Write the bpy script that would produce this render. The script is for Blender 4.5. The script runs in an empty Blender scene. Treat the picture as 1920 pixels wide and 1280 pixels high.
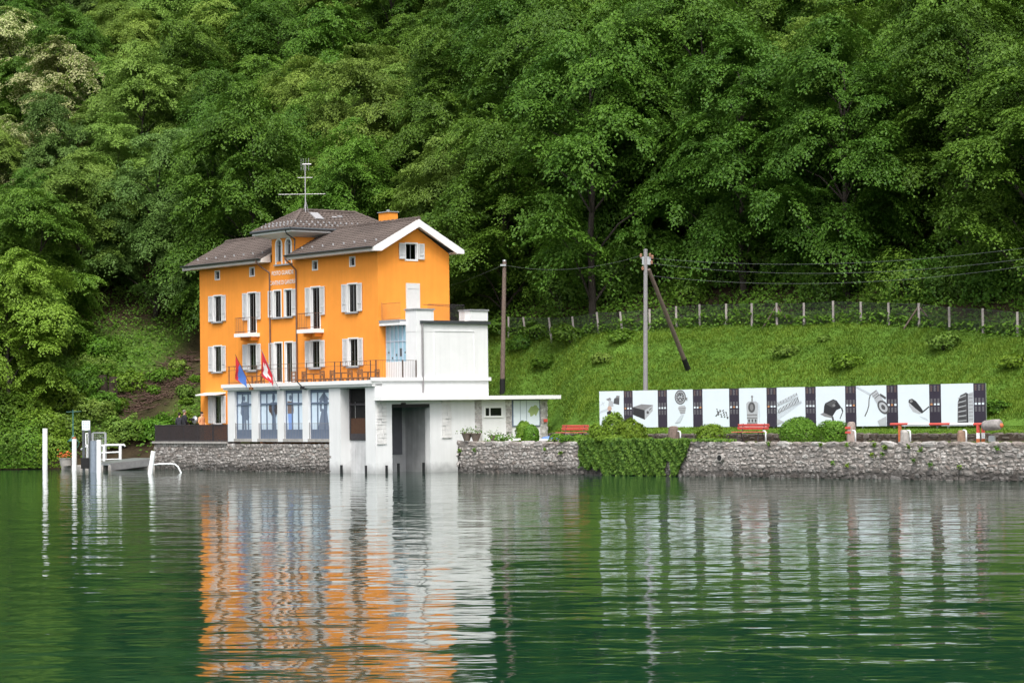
import bpy, math, random
import numpy as np
from mathutils import Vector, Matrix

R_ = math.radians
rng = random.Random(7)
SC = bpy.context.scene
COL = SC.collection

# ---------------------------------------------------------------- camera
FPX = 4500.0                      # focal length in photo pixels (1920 wide)
CAMH = 3.1
PITCH = math.atan(131.0 / FPX)
ROLL = 0.013
fwd = Vector((0, math.cos(PITCH), math.sin(PITCH)))
upv = Vector((0, -math.sin(PITCH), math.cos(PITCH)))
rgt = Vector((1, 0, 0))
CR = (rgt * math.cos(ROLL) - upv * math.sin(ROLL)).normalized()
CU = (upv * math.cos(ROLL) + rgt * math.sin(ROLL)).normalized()
CF = fwd
CAM = Vector((0, 0, CAMH))
cd = bpy.data.cameras.new('camera')
cam = bpy.data.objects.new('camera', cd)
COL.objects.link(cam)
cd.sensor_fit = 'HORIZONTAL'
cd.sensor_width = 36.0
cd.lens = FPX / 1920.0 * 36.0
cd.clip_start = 0.5
cd.clip_end = 2000.0
mw = Matrix.Identity(4)
for i in range(3):
    mw[i][0] = CR[i]; mw[i][1] = CU[i]; mw[i][2] = -CF[i]; mw[i][3] = CAM[i]
cam.matrix_world = mw
SC.camera = cam

# ---------------------------------------------------------------- sky, sun, exposure
SUN_EL, SUN_AZ = 56.0, 182.0      # azimuth measured clockwise from +Y
world = bpy.data.worlds.new('World')
SC.world = world
world.use_nodes = True
wn = world.node_tree.nodes; wl = world.node_tree.links
wn.clear()
sky = wn.new('ShaderNodeTexSky'); sky.sky_type = 'NISHITA'; sky.sun_disc = False
sky.sun_elevation = R_(SUN_EL); sky.sun_rotation = R_(SUN_AZ)
sky.dust_density = 4.0; sky.air_density = 1.0
hsv = wn.new('ShaderNodeHueSaturation'); hsv.inputs['Saturation'].default_value = 0.25
bg = wn.new('ShaderNodeBackground'); bg.inputs['Strength'].default_value = 0.145
wo = wn.new('ShaderNodeOutputWorld')
wl.new(sky.outputs[0], hsv.inputs['Color']); wl.new(hsv.outputs[0], bg.inputs['Color']); wl.new(bg.outputs[0], wo.inputs['Surface'])
sd = bpy.data.lights.new('sun', 'SUN'); sd.energy = 1.35; sd.angle = R_(24); sd.color = (1.0, 0.96, 0.9)
sun = bpy.data.objects.new('sun', sd); COL.objects.link(sun)
el, az = R_(SUN_EL), R_(SUN_AZ)
sdir = Vector((math.sin(az) * math.cos(el), math.cos(az) * math.cos(el), math.sin(el)))
sun.rotation_euler = sdir.to_track_quat('Z', 'Y').to_euler()
sun.location = (0, 60, 80)
vs = SC.view_settings
vs.view_transform = 'Standard'; vs.look = 'None'; vs.gamma = 1.0; vs.use_curve_mapping = False
vs.exposure = 0.9
SC.render.engine = 'CYCLES'
cy = SC.cycles
cy.use_denoising = True
cy.max_bounces = 6; cy.diffuse_bounces = 3; cy.glossy_bounces = 3; cy.transmission_bounces = 3; cy.transparent_max_bounces = 8
cy.sample_clamp_indirect = 6.0
cy.caustics_reflective = False; cy.caustics_refractive = False

# ---------------------------------------------------------------- pixel helpers
def ray(px, py):
    return CF + CR * ((px - 960.0) / FPX) - CU * ((py - 640.0) / FPX)
def at_depth(px, py, D):          # point on the pixel's ray at ground distance D
    d = ray(px, py)
    return CAM + d * (D / d.y)
def hor(px):
    return 771.0 - ROLL * (px - 960.0)
def zat(px, py, D):
    return at_depth(px, py, D).z
def gp(px, D, z=0.0):             # ground point under a pixel column, at distance D and height z
    py = hor(px) + (CAMH - z) * FPX / D
    return at_depth(px, py, D)
def hit(px, py, P, n):
    d = ray(px, py)
    return CAM + d * ((P - CAM).dot(n) / d.dot(n))
def ipx(keys, vals):
    return lambda x: np.interp(x, keys, vals)

# ---------------------------------------------------------------- frames
TH = R_(52)
HD = gp(705, 122.7)
HM = Matrix.Translation(HD) @ Matrix.Rotation(-TH, 4, 'Z')   # house frame: x along the facade towards the near end, y inland
HI = HM.inverted()
ID = Matrix.Identity(4)

# ---------------------------------------------------------------- geometry collector
class G:
    def __init__(s):
        s.v = []; s.f = []; s.m = []
    def add(s, vs_, fs_, mi=0):
        b = len(s.v)
        s.v.extend([tuple(v) for v in vs_])
        for f in fs_:
            s.f.append(tuple(i + b for i in f)); s.m.append(mi)
        return s
    def box(s, x0, x1, y0, y1, z0, z1, mi=0):
        v = [(x, y, z) for x in (x0, x1) for y in (y0, y1) for z in (z0, z1)]
        return s.add(v, [(0, 1, 3, 2), (4, 6, 7, 5), (0, 4, 5, 1), (2, 3, 7, 6), (0, 2, 6, 4), (1, 5, 7, 3)], mi)
    def obox(s, c, ax, ay, az, mi=0):
        c = Vector(c); ax = Vector(ax); ay = Vector(ay); az = Vector(az)
        v = [c + ax * i + ay * j + az * k for i in (-1, 1) for j in (-1, 1) for k in (-1, 1)]
        return s.add(v, [(0, 1, 3, 2), (4, 6, 7, 5), (0, 4, 5, 1), (2, 3, 7, 6), (0, 2, 6, 4), (1, 5, 7, 3)], mi)
    def fbox(s, F, s0, s1, z0, z1, d0, d1, mi=0):
        v = [F(a, b, c) for a in (s0, s1) for c in (d0, d1) for b in (z0, z1)]
        return s.add(v, [(0, 1, 3, 2), (4, 6, 7, 5), (0, 4, 5, 1), (2, 3, 7, 6), (0, 2, 6, 4), (1, 5, 7, 3)], mi)
    def poly(s, pts, mi=0):
        return s.add(pts, [tuple(range(len(pts)))], mi)
    def prism(s, pts, vec, mi=0):
        n = len(pts); vec = Vector(vec)
        a = [Vector(p) for p in pts]; b = [p + vec for p in a]
        fs = [tuple(range(n))[::-1], tuple(range(n, 2 * n))]
        fs += [(i, (i + 1) % n, n + (i + 1) % n, n + i) for i in range(n)]
        return s.add(a + b, fs, mi)
    def tube(s, p0, p1, r0, r1=None, n=8, mi=0):
        return s.path([p0, p1], [r0, r0 if r1 is None else r1], n, mi)
    def path(s, pts, r, n=8, mi=0):
        pts = [Vector(p) for p in pts]
        if not isinstance(r, (list, tuple)): r = [r] * len(pts)
        vv = []; k = len(pts)
        ref = None
        for i, p in enumerate(pts):
            t = (pts[min(i + 1, k - 1)] - pts[max(i - 1, 0)]).normalized()
            if ref is None:
                ref = Vector((0, 0, 1)) if abs(t.z) < .9 else Vector((1, 0, 0))
            a = t.cross(ref).normalized(); b = t.cross(a).normalized()
            ref = -a.cross(t) if False else ref
            for j in range(n):
                th = 2 * math.pi * j / n
                vv.append(p + (a * math.cos(th) + b * math.sin(th)) * r[i])
        fs = []
        for i in range(k - 1):
            for j in range(n):
                fs.append((i * n + j, i * n + (j + 1) % n, (i + 1) * n + (j + 1) % n, (i + 1) * n + j))
        fs.append(tuple(range(n))[::-1]); fs.append(tuple(range((k - 1) * n, k * n)))
        return s.add(vv, fs, mi)
    def lathe(s, c, prof, n=14, mi=0):
        c = Vector(c); vv = []
        for r, z in prof:
            for j in range(n):
                th = 2 * math.pi * j / n
                vv.append(c + Vector((r * math.cos(th), r * math.sin(th), z)))
        fs = []
        for i in range(len(prof) - 1):
            for j in range(n):
                fs.append((i * n + j, i * n + (j + 1) % n, (i + 1) * n + (j + 1) % n, (i + 1) * n + j))
        fs.append(tuple(range(n))[::-1]); fs.append(tuple(range((len(prof) - 1) * n, len(prof) * n)))
        return s.add(vv, fs, mi)
    def blob(s, c, rx, ry, rz, nu=12, nv=8, jit=0.0, rn=None, mi=0):
        vv = [(c[0], c[1], c[2] - rz)]
        for i in range(1, nv):
            ph = math.pi * i / nv - math.pi / 2
            for j in range(nu):
                th = 2 * math.pi * j / nu
                k = 1 + (rn.uniform(-jit, jit) if rn else 0)
                vv.append((c[0] + rx * k * math.cos(ph) * math.cos(th), c[1] + ry * k * math.cos(ph) * math.sin(th), c[2] + rz * k * math.sin(ph)))
        vv.append((c[0], c[1], c[2] + rz))
        fs = [(0, 1 + (j + 1) % nu, 1 + j) for j in range(nu)]
        for i in range(nv - 2):
            for j in range(nu):
                a = 1 + i * nu
                fs.append((a + j, a + (j + 1) % nu, a + nu + (j + 1) % nu, a + nu + j))
        l = 1 + (nv - 2) * nu
        fs += [(l + j, l + (j + 1) % nu, len(vv) - 1) for j in range(nu)]
        return s.add(vv, fs, mi)
    def mesh(s, name, mats, smooth=False):
        me = bpy.data.meshes.new(name)
        me.from_pydata(s.v, [], s.f)
        for m in (mats if isinstance(mats, (list, tuple)) else [mats]):
            me.materials.append(m)
        if max(s.m or [0]) > 0:
            me.polygons.foreach_set('material_index', s.m)
        if smooth:
            me.polygons.foreach_set('use_smooth', [True] * len(me.polygons))
        me.update()
        return me

WM = {}
def thing(name, label, cat, loc, rotz=0.0, group=None):
    o = bpy.data.objects.new(name, None)
    COL.objects.link(o)
    o.empty_display_size = 0.3
    o.location = loc; o.rotation_euler = (0, 0, rotz)
    o['label'] = label; o['category'] = cat
    if group: o['group'] = group
    WM[o.name] = Matrix.Translation(Vector(loc)) @ Matrix.Rotation(rotz, 4, 'Z')
    return o
def hthing(name, label, cat, hloc, group=None):       # a thing standing at a point of the house frame
    return thing(name, label, cat, HM @ Vector(hloc), -TH, group)
def put(name, geo, mats, parent=None, frame=ID, smooth=False, label=None, kind=None):
    me = geo.mesh(name, mats, smooth) if isinstance(geo, G) else geo
    o = bpy.data.objects.new(name, me)
    COL.objects.link(o)
    if parent is not None:
        W = WM[parent.name]
        me.transform(W.inverted() @ frame)
        o.parent = parent
        WM[o.name] = W
    else:
        WM[o.name] = ID
        if frame is not ID: me.transform(frame)
    if label: o['label'] = label
    if kind: o['kind'] = kind
    return o
def single(name, label, cat, geo, mats, loc, frame=ID, smooth=False, group=None):   # a thing that is one mesh, origin at loc
    me = geo.mesh(name, mats, smooth) if isinstance(geo, G) else geo
    me.transform(Matrix.Translation(-Vector(loc)) @ frame)
    o = bpy.data.objects.new(name, me); COL.objects.link(o)
    o.location = loc; o['label'] = label; o['category'] = cat
    if group: o['group'] = group
    return o
def inst(name, me, parent, M):                         # a piece that shares its mesh, world matrix M
    o = bpy.data.objects.new(name, me); COL.objects.link(o)
    o.parent = parent
    o.matrix_basis = WM[parent.name].inverted() @ M
    return o

# ---------------------------------------------------------------- materials
def nodes(name):
    m = bpy.data.materials.new(name); m.use_nodes = True
    nt = m.node_tree; nt.nodes.clear()
    out = nt.nodes.new('ShaderNodeOutputMaterial')
    return m, nt, out
def mat(name, col, rough=.7, var=.12, scale=3.0, bump=0.0, bscale=30.0, metal=0.0, spec=.4, streak=0.0, objrand=0.0, detail=4.0, tide=False):
    m, nt, out = nodes(name)
    N = nt.nodes.new; L = nt.links.new
    p = N('ShaderNodeBsdfPrincipled')
    p.inputs['Roughness'].default_value = rough; p.inputs['Metallic'].default_value = metal
    p.inputs['Specular IOR Level'].default_value = spec
    geo = N('ShaderNodeNewGeometry')
    nz = N('ShaderNodeTexNoise'); nz.inputs['Scale'].default_value = scale; nz.inputs['Detail'].default_value = detail
    nz.inputs['Roughness'].default_value = .65
    L(geo.outputs['Position'], nz.inputs['Vector'])
    mr = N('ShaderNodeMapRange'); mr.inputs['From Min'].default_value = .3; mr.inputs['From Max'].default_value = .7
    mr.inputs['To Min'].default_value = 1 - var; mr.inputs['To Max'].default_value = 1 + var
    L(nz.outputs['Fac'], mr.inputs['Value'])
    fac = mr.outputs['Result']
    if streak > 0:                                     # rain streaks running down a wall
        mp = N('ShaderNodeMapping'); mp.inputs['Scale'].default_value = (5.0, 5.0, .35)
        L(geo.outputs['Position'], mp.inputs['Vector'])
        n2 = N('ShaderNodeTexNoise'); n2.inputs['Scale'].default_value = 1.0; n2.inputs['Detail'].default_value = 5
        L(mp.outputs[0], n2.inputs['Vector'])
        m2 = N('ShaderNodeMapRange'); m2.inputs['From Min'].default_value = .35; m2.inputs['From Max'].default_value = .65
        m2.inputs['To Min'].default_value = 1 - streak; m2.inputs['To Max'].default_value = 1.0
        L(n2.outputs['Fac'], m2.inputs['Value'])
        mm = N('ShaderNodeMath'); mm.operation = 'MULTIPLY'
        L(fac, mm.inputs[0]); L(m2.outputs['Result'], mm.inputs[1]); fac = mm.outputs[0]
    if tide:                                           # grey-green tide line just above the water
        sx = N('ShaderNodeSeparateXYZ'); L(geo.outputs['Position'], sx.inputs[0])
        n4 = N('ShaderNodeTexNoise'); n4.inputs['Scale'].default_value = 2.2; n4.inputs['Detail'].default_value = 5; L(geo.outputs['Position'], n4.inputs['Vector'])
        a4 = N('ShaderNodeMath'); a4.operation = 'MULTIPLY_ADD'; a4.inputs[1].default_value = -.7
        L(n4.outputs['Fac'], a4.inputs[0]); L(sx.outputs[2], a4.inputs[2])
        r4 = N('ShaderNodeMapRange'); r4.inputs['From Min'].default_value = -.32; r4.inputs['From Max'].default_value = .25
        r4.inputs['To Min'].default_value = .55; r4.inputs['To Max'].default_value = 1
        L(a4.outputs[0], r4.inputs['Value'])
        mm = N('ShaderNodeMath'); mm.operation = 'MULTIPLY'
        L(fac, mm.inputs[0]); L(r4.outputs[0], mm.inputs[1]); fac = mm.outputs[0]
    if objrand > 0:
        oi = N('ShaderNodeObjectInfo')
        m3 = N('ShaderNodeMapRange'); m3.inputs['To Min'].default_value = 1 - objrand; m3.inputs['To Max'].default_value = 1 + objrand
        L(oi.outputs['Random'], m3.inputs['Value'])
        mm = N('ShaderNodeMath'); mm.operation = 'MULTIPLY'
        L(fac, mm.inputs[0]); L(m3.outputs['Result'], mm.inputs[1]); fac = mm.outputs[0]
    vm = N('ShaderNodeVectorMath'); vm.operation = 'SCALE'
    vm.inputs[0].default_value = col[:3]
    L(fac, vm.inputs['Scale'])
    L(vm.outputs[0], p.inputs['Base Color'])
    if bump > 0:
        nb = N('ShaderNodeTexNoise'); nb.inputs['Scale'].default_value = bscale; nb.inputs['Detail'].default_value = 5
        L(geo.outputs['Position'], nb.inputs['Vector'])
        b = N('ShaderNodeBump'); b.inputs['Strength'].default_value = .6; b.inputs['Distance'].default_value = bump
        L(nb.outputs['Fac'], b.inputs['Height']); L(b.outputs[0], p.inputs['Normal'])
    L(p.outputs[0], out.inputs['Surface'])
    return m

def leafmat(name, c0, c1, trans=.3, objv=.18, objh=.02, blossom=None, rough=.5):
    m, nt, out = nodes(name)
    N = nt.nodes.new; L = nt.links.new
    at = N('ShaderNodeAttribute'); at.attribute_name = 'rnd'
    mx = N('ShaderNodeMix'); mx.data_type = 'RGBA'
    mx.inputs['A'].default_value = (*c0, 1); mx.inputs['B'].default_value = (*c1, 1)
    L(at.outputs['Fac'], mx.inputs['Factor'])
    colo = mx.outputs['Result']
    if blossom:
        gt = N('ShaderNodeMath'); gt.operation = 'GREATER_THAN'; gt.inputs[1].default_value = 1.5
        L(at.outputs['Fac'], gt.inputs[0])
        m2 = N('ShaderNodeMix'); m2.data_type = 'RGBA'; m2.inputs['B'].default_value = (*blossom, 1)
        L(gt.outputs[0], m2.inputs['Factor']); L(colo, m2.inputs['A']); colo = m2.outputs['Result']
    oi = N('ShaderNodeObjectInfo')
    hs = N('ShaderNodeHueSaturation')
    mr = N('ShaderNodeMapRange'); mr.inputs['To Min'].default_value = 1 - objv; mr.inputs['To Max'].default_value = 1 + objv
    L(oi.outputs['Random'], mr.inputs['Value']); L(mr.outputs[0], hs.inputs['Value'])
    ml = N('ShaderNodeMath'); ml.operation = 'MULTIPLY'; ml.inputs[1].default_value = 7.13
    fr = N('ShaderNodeMath'); fr.operation = 'FRACT'
    L(oi.outputs['Random'], ml.inputs[0]); L(ml.outputs[0], fr.inputs[0])
    mh = N('ShaderNodeMapRange'); mh.inputs['To Min'].default_value = .5 - objh; mh.inputs['To Max'].default_value = .5 + objh
    L(fr.outputs[0], mh.inputs['Value']); L(mh.outputs[0], hs.inputs['Hue'])
    L(colo, hs.inputs['Color'])
    p = N('ShaderNodeBsdfPrincipled'); p.inputs['Roughness'].default_value = rough; p.inputs['Specular IOR Level'].default_value = .18
    t = N('ShaderNodeBsdfTranslucent')
    ms = N('ShaderNodeMixShader'); ms.inputs[0].default_value = trans
    L(hs.outputs[0], p.inputs['Base Color']); L(hs.outputs[0], t.inputs['Color'])
    L(p.outputs[0], ms.inputs[1]); L(t.outputs[0], ms.inputs[2]); L(ms.outputs[0], out.inputs['Surface'])
    return m

def glassmat(name, tint=(.5, .55, .6), refl=.02):
    m, nt, out = nodes(name)
    N = nt.nodes.new; L = nt.links.new
    tr = N('ShaderNodeBsdfTransparent'); tr.inputs[0].default_value = (*tint, 1)
    gl = N('ShaderNodeBsdfGlossy'); gl.inputs['Roughness'].default_value = .03
    fz = N('ShaderNodeFresnel'); fz.inputs[0].default_value = 1.5
    ad = N('ShaderNodeMath'); ad.operation = 'ADD'; ad.inputs[1].default_value = refl; ad.use_clamp = True
    L(fz.outputs[0], ad.inputs[0])
    ms = N('ShaderNodeMixShader'); L(ad.outputs[0], ms.inputs[0]); L(tr.outputs[0], ms.inputs[1]); L(gl.outputs[0], ms.inputs[2])
    L(ms.outputs[0], out.inputs['Surface'])
    return m

def stonemat(name, cols, wet=True, objr=True, scale=4.0):
    m, nt, out = nodes(name)
    N = nt.nodes.new; L = nt.links.new
    p = N('ShaderNodeBsdfPrincipled'); p.inputs['Roughness'].default_value = .85; p.inputs['Specular IOR Level'].default_value = .25
    geo = N('ShaderNodeNewGeometry')
    cr = N('ShaderNodeValToRGB'); e = cr.color_ramp.elements
    e[0].position = 0; e[0].color = (*cols[0], 1); e[1].position = 1; e[1].color = (*cols[-1], 1)
    for i, c in enumerate(cols[1:-1]):
        q = e.new((i + 1) / (len(cols) - 1)); q.color = (*c, 1)
    if objr:
        oi = N('ShaderNodeObjectInfo'); L(oi.outputs['Random'], cr.inputs[0])
    else:
        vo = N('ShaderNodeTexVoronoi'); vo.inputs['Scale'].default_value = scale
        L(geo.outputs['Position'], vo.inputs['Vector'])
        sp = N('ShaderNodeSeparateColor'); L(vo.outputs['Color'], sp.inputs[0]); L(sp.outputs[0], cr.inputs[0])
    nz = N('ShaderNodeTexNoise'); nz.inputs['Scale'].default_value = 7; nz.inputs['Detail'].default_value = 6; nz.inputs['Roughness'].default_value = .7
    L(geo.outputs['Position'], nz.inputs['Vector'])
    mr = N('ShaderNodeMapRange'); mr.inputs['From Min'].default_value = .3; mr.inputs['From Max'].default_value = .7
    mr.inputs['To Min'].default_value = .55; mr.inputs['To Max'].default_value = 1.4
    L(nz.outputs['Fac'], mr.inputs['Value'])
    fac = mr.outputs[0]
    if wet:                                            # algae and damp just above the waterline
        sx = N('ShaderNodeSeparateXYZ'); L(geo.outputs['Position'], sx.inputs[0])
        n3 = N('ShaderNodeTexNoise'); n3.inputs['Scale'].default_value = 1.6; n3.inputs['Detail'].default_value = 4; L(geo.outputs['Position'], n3.inputs['Vector'])
        am = N('ShaderNodeMath'); am.operation = 'MULTIPLY_ADD'; am.inputs[1].default_value = -.5
        L(n3.outputs['Fac'], am.inputs[0]); L(sx.outputs[2], am.inputs[2])
        wr = N('ShaderNodeMapRange'); wr.inputs['From Min'].default_value = -.05; wr.inputs['From Max'].default_value = .34
        wr.inputs['To Min'].default_value = .38; wr.inputs['To Max'].default_value = 1
        L(am.outputs[0], wr.inputs['Value'])
        mm = N('ShaderNodeMath'); mm.operation = 'MULTIPLY'; L(fac, mm.inputs[0]); L(wr.outputs[0], mm.inputs[1]); fac = mm.outputs[0]
    vm = N('ShaderNodeVectorMath'); vm.operation = 'SCALE'
    L(cr.outputs[0], vm.inputs[0]); L(fac, vm.inputs['Scale']); L(vm.outputs[0], p.inputs['Base Color'])
    b = N('ShaderNodeBump'); b.inputs['Strength'].default_value = .7; b.inputs['Distance'].default_value = .03
    nb = N('ShaderNodeTexNoise'); nb.inputs['Scale'].default_value = 16; nb.inputs['Detail'].default_value = 6; L(geo.outputs['Position'], nb.inputs['Vector'])
    L(nb.outputs['Fac'], b.inputs['Height']); L(b.outputs[0], p.inputs['Normal'])
    L(p.outputs[0], out.inputs['Surface'])
    return m

M = {}
M['orange'] = mat('orange_plaster', (.88, .315, .048), .85, .05, .9, .003, 60, streak=.05, spec=.2)
M['white'] = mat('white_plaster', (.76, .765, .77), .8, .03, 1.2, .003, 50, streak=.045, spec=.2, tide=True)
M['whitestone'] = mat('white_painted_stone', (.74, .73, .72), .85, .08, 4, .03, 9, streak=.08, spec=.2)
M['shutter'] = mat('pale_grey_shutter_paint', (.62, .62, .62), .6, .05, 4)
M['trim'] = mat('white_trim_paint', (.82, .82, .82), .6, .03, 3)
M['soffit'] = mat('pale_soffit_boards', (.60, .56, .53), .8, .06, 5)
M['sill'] = mat('grey_stone_sill', (.27, .28, .29), .8, .1, 8)
M['glass'] = glassmat('window_glass')
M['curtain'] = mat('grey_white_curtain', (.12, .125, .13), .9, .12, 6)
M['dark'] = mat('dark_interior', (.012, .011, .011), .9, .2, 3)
M['iron'] = mat('dark_iron', (.05, .045, .05), .55, .2, 8, metal=.3)
M['zinc'] = mat('dark_zinc_gutter', (.10, .11, .12), .45, .15, 5, metal=.6)
M['pipe'] = mat('brown_copper_pipe', (.17, .10, .075), .5, .15, 5, metal=.4)
M['bluegrey'] = mat('blue_grey_joinery', (.125, .165, .24), .55, .06, 4)
M['bluepane'] = mat('pale_blue_film', (.66, .78, .90), .3, .06, 1.2, spec=.5)
M['bluecurtain'] = mat('blue_veranda_blind', (.30, .49, .60), .6, .1, 2.5)
M['brownwood'] = mat('brown_wood', (.26, .11, .04), .7, .25, 12, .004, 40)
M['steel'] = mat('galvanised_steel', (.42, .44, .45), .4, .1, 6, metal=.7)
M['alu'] = mat('grey_mast_metal', (.48, .47, .48), .5, .08, 6, metal=.5)
M['whitepaint'] = mat('white_post_paint', (.84, .86, .88), .5, .06, 6, spec=.5)
M['concrete'] = mat('weathered_concrete', (.36, .34, .32), .9, .22, 5, .01, 25)
M['polewood'] = mat('weathered_pole_wood', (.17, .125, .105), .9, .25, 9, .01, 25)
M['polegrey'] = mat('grey_galvanised_pole', (.25, .24, .245), .6, .12, 9)
M['tar'] = mat('tarred_pole_foot', (.012, .012, .013), .8, .2, 9)
M['red'] = mat('red_bench_paint', (.66, .13, .11), .5, .12, 7)
M['redwhite_r'] = mat('barrier_red_paint', (.60, .09, .07), .5, .15, 8)
M['orangepost'] = mat('rusty_orange_paint', (.48, .14, .05), .6, .25, 10)
M['black'] = mat('black_steel', (.02, .02, .022), .5, .2, 8)
M['terracotta'] = mat('terracotta', (.32, .17, .11), .85, .2, 10)
M['potgrey'] = mat('grey_brown_planter', (.19, .15, .125), .85, .2, 12, .01, 30)
M['flagred'] = mat('flag_red', (.62, .035, .055), .8, .06, 3)
M['flagblue'] = mat('flag_blue', (.085, .20, .60), .8, .06, 3)
M['flagwhite'] = mat('flag_white', (.8, .8, .82), .8, .03, 3)
M['stone'] = stonemat('rubble_stone', [(.18, .155, .142), (.30, .27, .25), (.24, .20, .178), (.36, .335, .32), (.31, .28, .26), (.45, .43, .41), (.22, .20, .19), (.34, .31, .295)])
M['stonej'] = stonemat('small_rubble_stone', [(.19, .165, .15), (.36, .33, .31), (.44, .41, .39), (.26, .23, .21)], objr=False, scale=4.5)
M['mortar'] = stonemat('wall_mortar', [(.20, .178, .163), (.28, .255, .24)], objr=False, scale=2)
M['drystone'] = stonemat('dark_mossy_stone', [(.06, .05, .042), (.11, .095, .08), (.085, .07, .06), (.15, .13, .115)], wet=False)
M['earth'] = mat('dark_earth', (.055, .04, .03), .95, .4, 3, .03, 12)
M['boulder'] = mat('grey_boulder', (.27, .25, .24), .9, .3, 5, .03, 9)
M['bark'] = mat('bark', (.042, .034, .028), .9, .3, 8, .03, 14)
M['board'] = mat('poster_white_sheet', (.72, .80, .86), .35, .02, 1.5, spec=.5)
M['boardblack'] = mat('poster_black_sheet', (.035, .028, .045), .4, .1, 3)
for k, c in dict(print_black=(.03, .03, .035), print_dark=(.09, .09, .095), print_mid=(.24, .24, .25), print_light=(.45, .47, .50), print_pale=(.56, .62, .68),
                 print_skin=(.55, .38, .31), print_blue=(.17, .21, .29), print_brown=(.20, .14, .12), print_orange=(.5, .25, .12), print_green=(.36, .46, .20), print_sky=(.22, .36, .75)).items():
    M[k] = mat(k, c, .4, .12, 14, spec=.4)

def roofmat():
    m, nt, out = nodes('brown_roof_tiles')
    N = nt.nodes.new; L = nt.links.new
    p = N('ShaderNodeBsdfPrincipled'); p.inputs['Roughness'].default_value = .75; p.inputs['Specular IOR Level'].default_value = .35
    tc = N('ShaderNodeTexCoord')
    geo = N('ShaderNodeNewGeometry')
    n1 = N('ShaderNodeTexNoise'); n1.inputs['Scale'].default_value = 9; n1.inputs['Detail'].default_value = 4
    L(geo.outputs['Position'], n1.inputs['Vector'])
    n2 = N('ShaderNodeTexNoise'); n2.inputs['Scale'].default_value = .7; n2.inputs['Detail'].default_value = 5
    L(geo.outputs['Position'], n2.inputs['Vector'])
    ad = N('ShaderNodeMath'); ad.operation = 'ADD'; L(n1.outputs[0], ad.inputs[0]); L(n2.outputs[0], ad.inputs[1])
    cr = N('ShaderNodeValToRGB'); e = cr.color_ramp.elements
    e[0].position = .36; e[0].color = (.078, .060, .052, 1); e[1].position = .70; e[1].color = (.145, .113, .098, 1)
    dv = N('ShaderNodeMath'); dv.operation = 'MULTIPLY'; dv.inputs[1].default_value = .5
    L(ad.outputs[0], dv.inputs[0]); L(dv.outputs[0], cr.inputs[0])
    L(cr.outputs[0], p.inputs['Base Color'])
    L(p.outputs[0], out.inputs['Surface'])
    return m
M['roof'] = roofmat()

def watermat():
    m, nt, out = nodes('lake_water')
    N = nt.nodes.new; L = nt.links.new
    p = N('ShaderNodeBsdfPrincipled')
    p.inputs['Base Color'].default_value = (.0055, .037, .019, 1)
    p.inputs['Roughness'].default_value = .045; p.inputs['IOR'].default_value = 1.33
    p.inputs['Specular IOR Level'].default_value = .5
    geo = N('ShaderNodeNewGeometry')
    def nz(sc, sx, sy, det, rough=.5):
        mp = N('ShaderNodeMapping'); mp.inputs['Scale'].default_value = (sx, sy, 1)
        mp.inputs['Rotation'].default_value = (0, 0, R_(12))
        L(geo.outputs['Position'], mp.inputs['Vector'])
        n = N('ShaderNodeTexNoise'); n.inputs['Scale'].default_value = sc; n.inputs['Detail'].default_value = det
        n.inputs['Roughness'].default_value = rough
        L(mp.outputs[0], n.inputs['Vector'])
        return n.outputs['Fac']
    a = nz(.28, .6, 1.0, 2)         # long swell
    b = nz(.85, .8, 1.0, 2, .45)        # ripples
    c = nz(4.0, .6, 1.0, 1)         # fine ripples
    def comb(x, kx, y, ky):
        m1 = N('ShaderNodeMath'); m1.operation = 'MULTIPLY'; m1.inputs[1].default_value = kx; L(x, m1.inputs[0])
        m2 = N('ShaderNodeMath'); m2.operation = 'MULTIPLY_ADD'; m2.inputs[1].default_value = ky; L(y, m2.inputs[0]); L(m1.outputs[0], m2.inputs[2])
        return m2.outputs[0]
    h = comb(a, .044, b, .034)
    pat = nz(.05, .5, 1.0, 3)       # calm and ruffled patches
    pm = N('ShaderNodeMapRange'); pm.inputs['From Min'].default_value = .35; pm.inputs['From Max'].default_value = .65
    pm.inputs['To Min'].default_value = .25; pm.inputs['To Max'].default_value = 1.7; L(pat, pm.inputs['Value'])
    cm = N('ShaderNodeMath'); cm.operation = 'MULTIPLY'; L(c, cm.inputs[0]); L(pm.outputs[0], cm.inputs[1])
    h2 = comb(h, 1.0, cm.outputs[0], .0052)
    bp = N('ShaderNodeBump'); bp.inputs['Strength'].default_value = 1.0; bp.inputs['Distance'].default_value = 1.0
    L(h2, bp.inputs['Height']); L(bp.outputs[0], p.inputs['Normal'])
    L(p.outputs[0], out.inputs['Surface'])
    return m
M['water'] = watermat()

g = G(); g.poly([(-400, -60, 0), (400, -60, 0), (400, 260, 0), (-400, 260, 0)])
w = put('water', g, M['water'], kind='structure')

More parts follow.
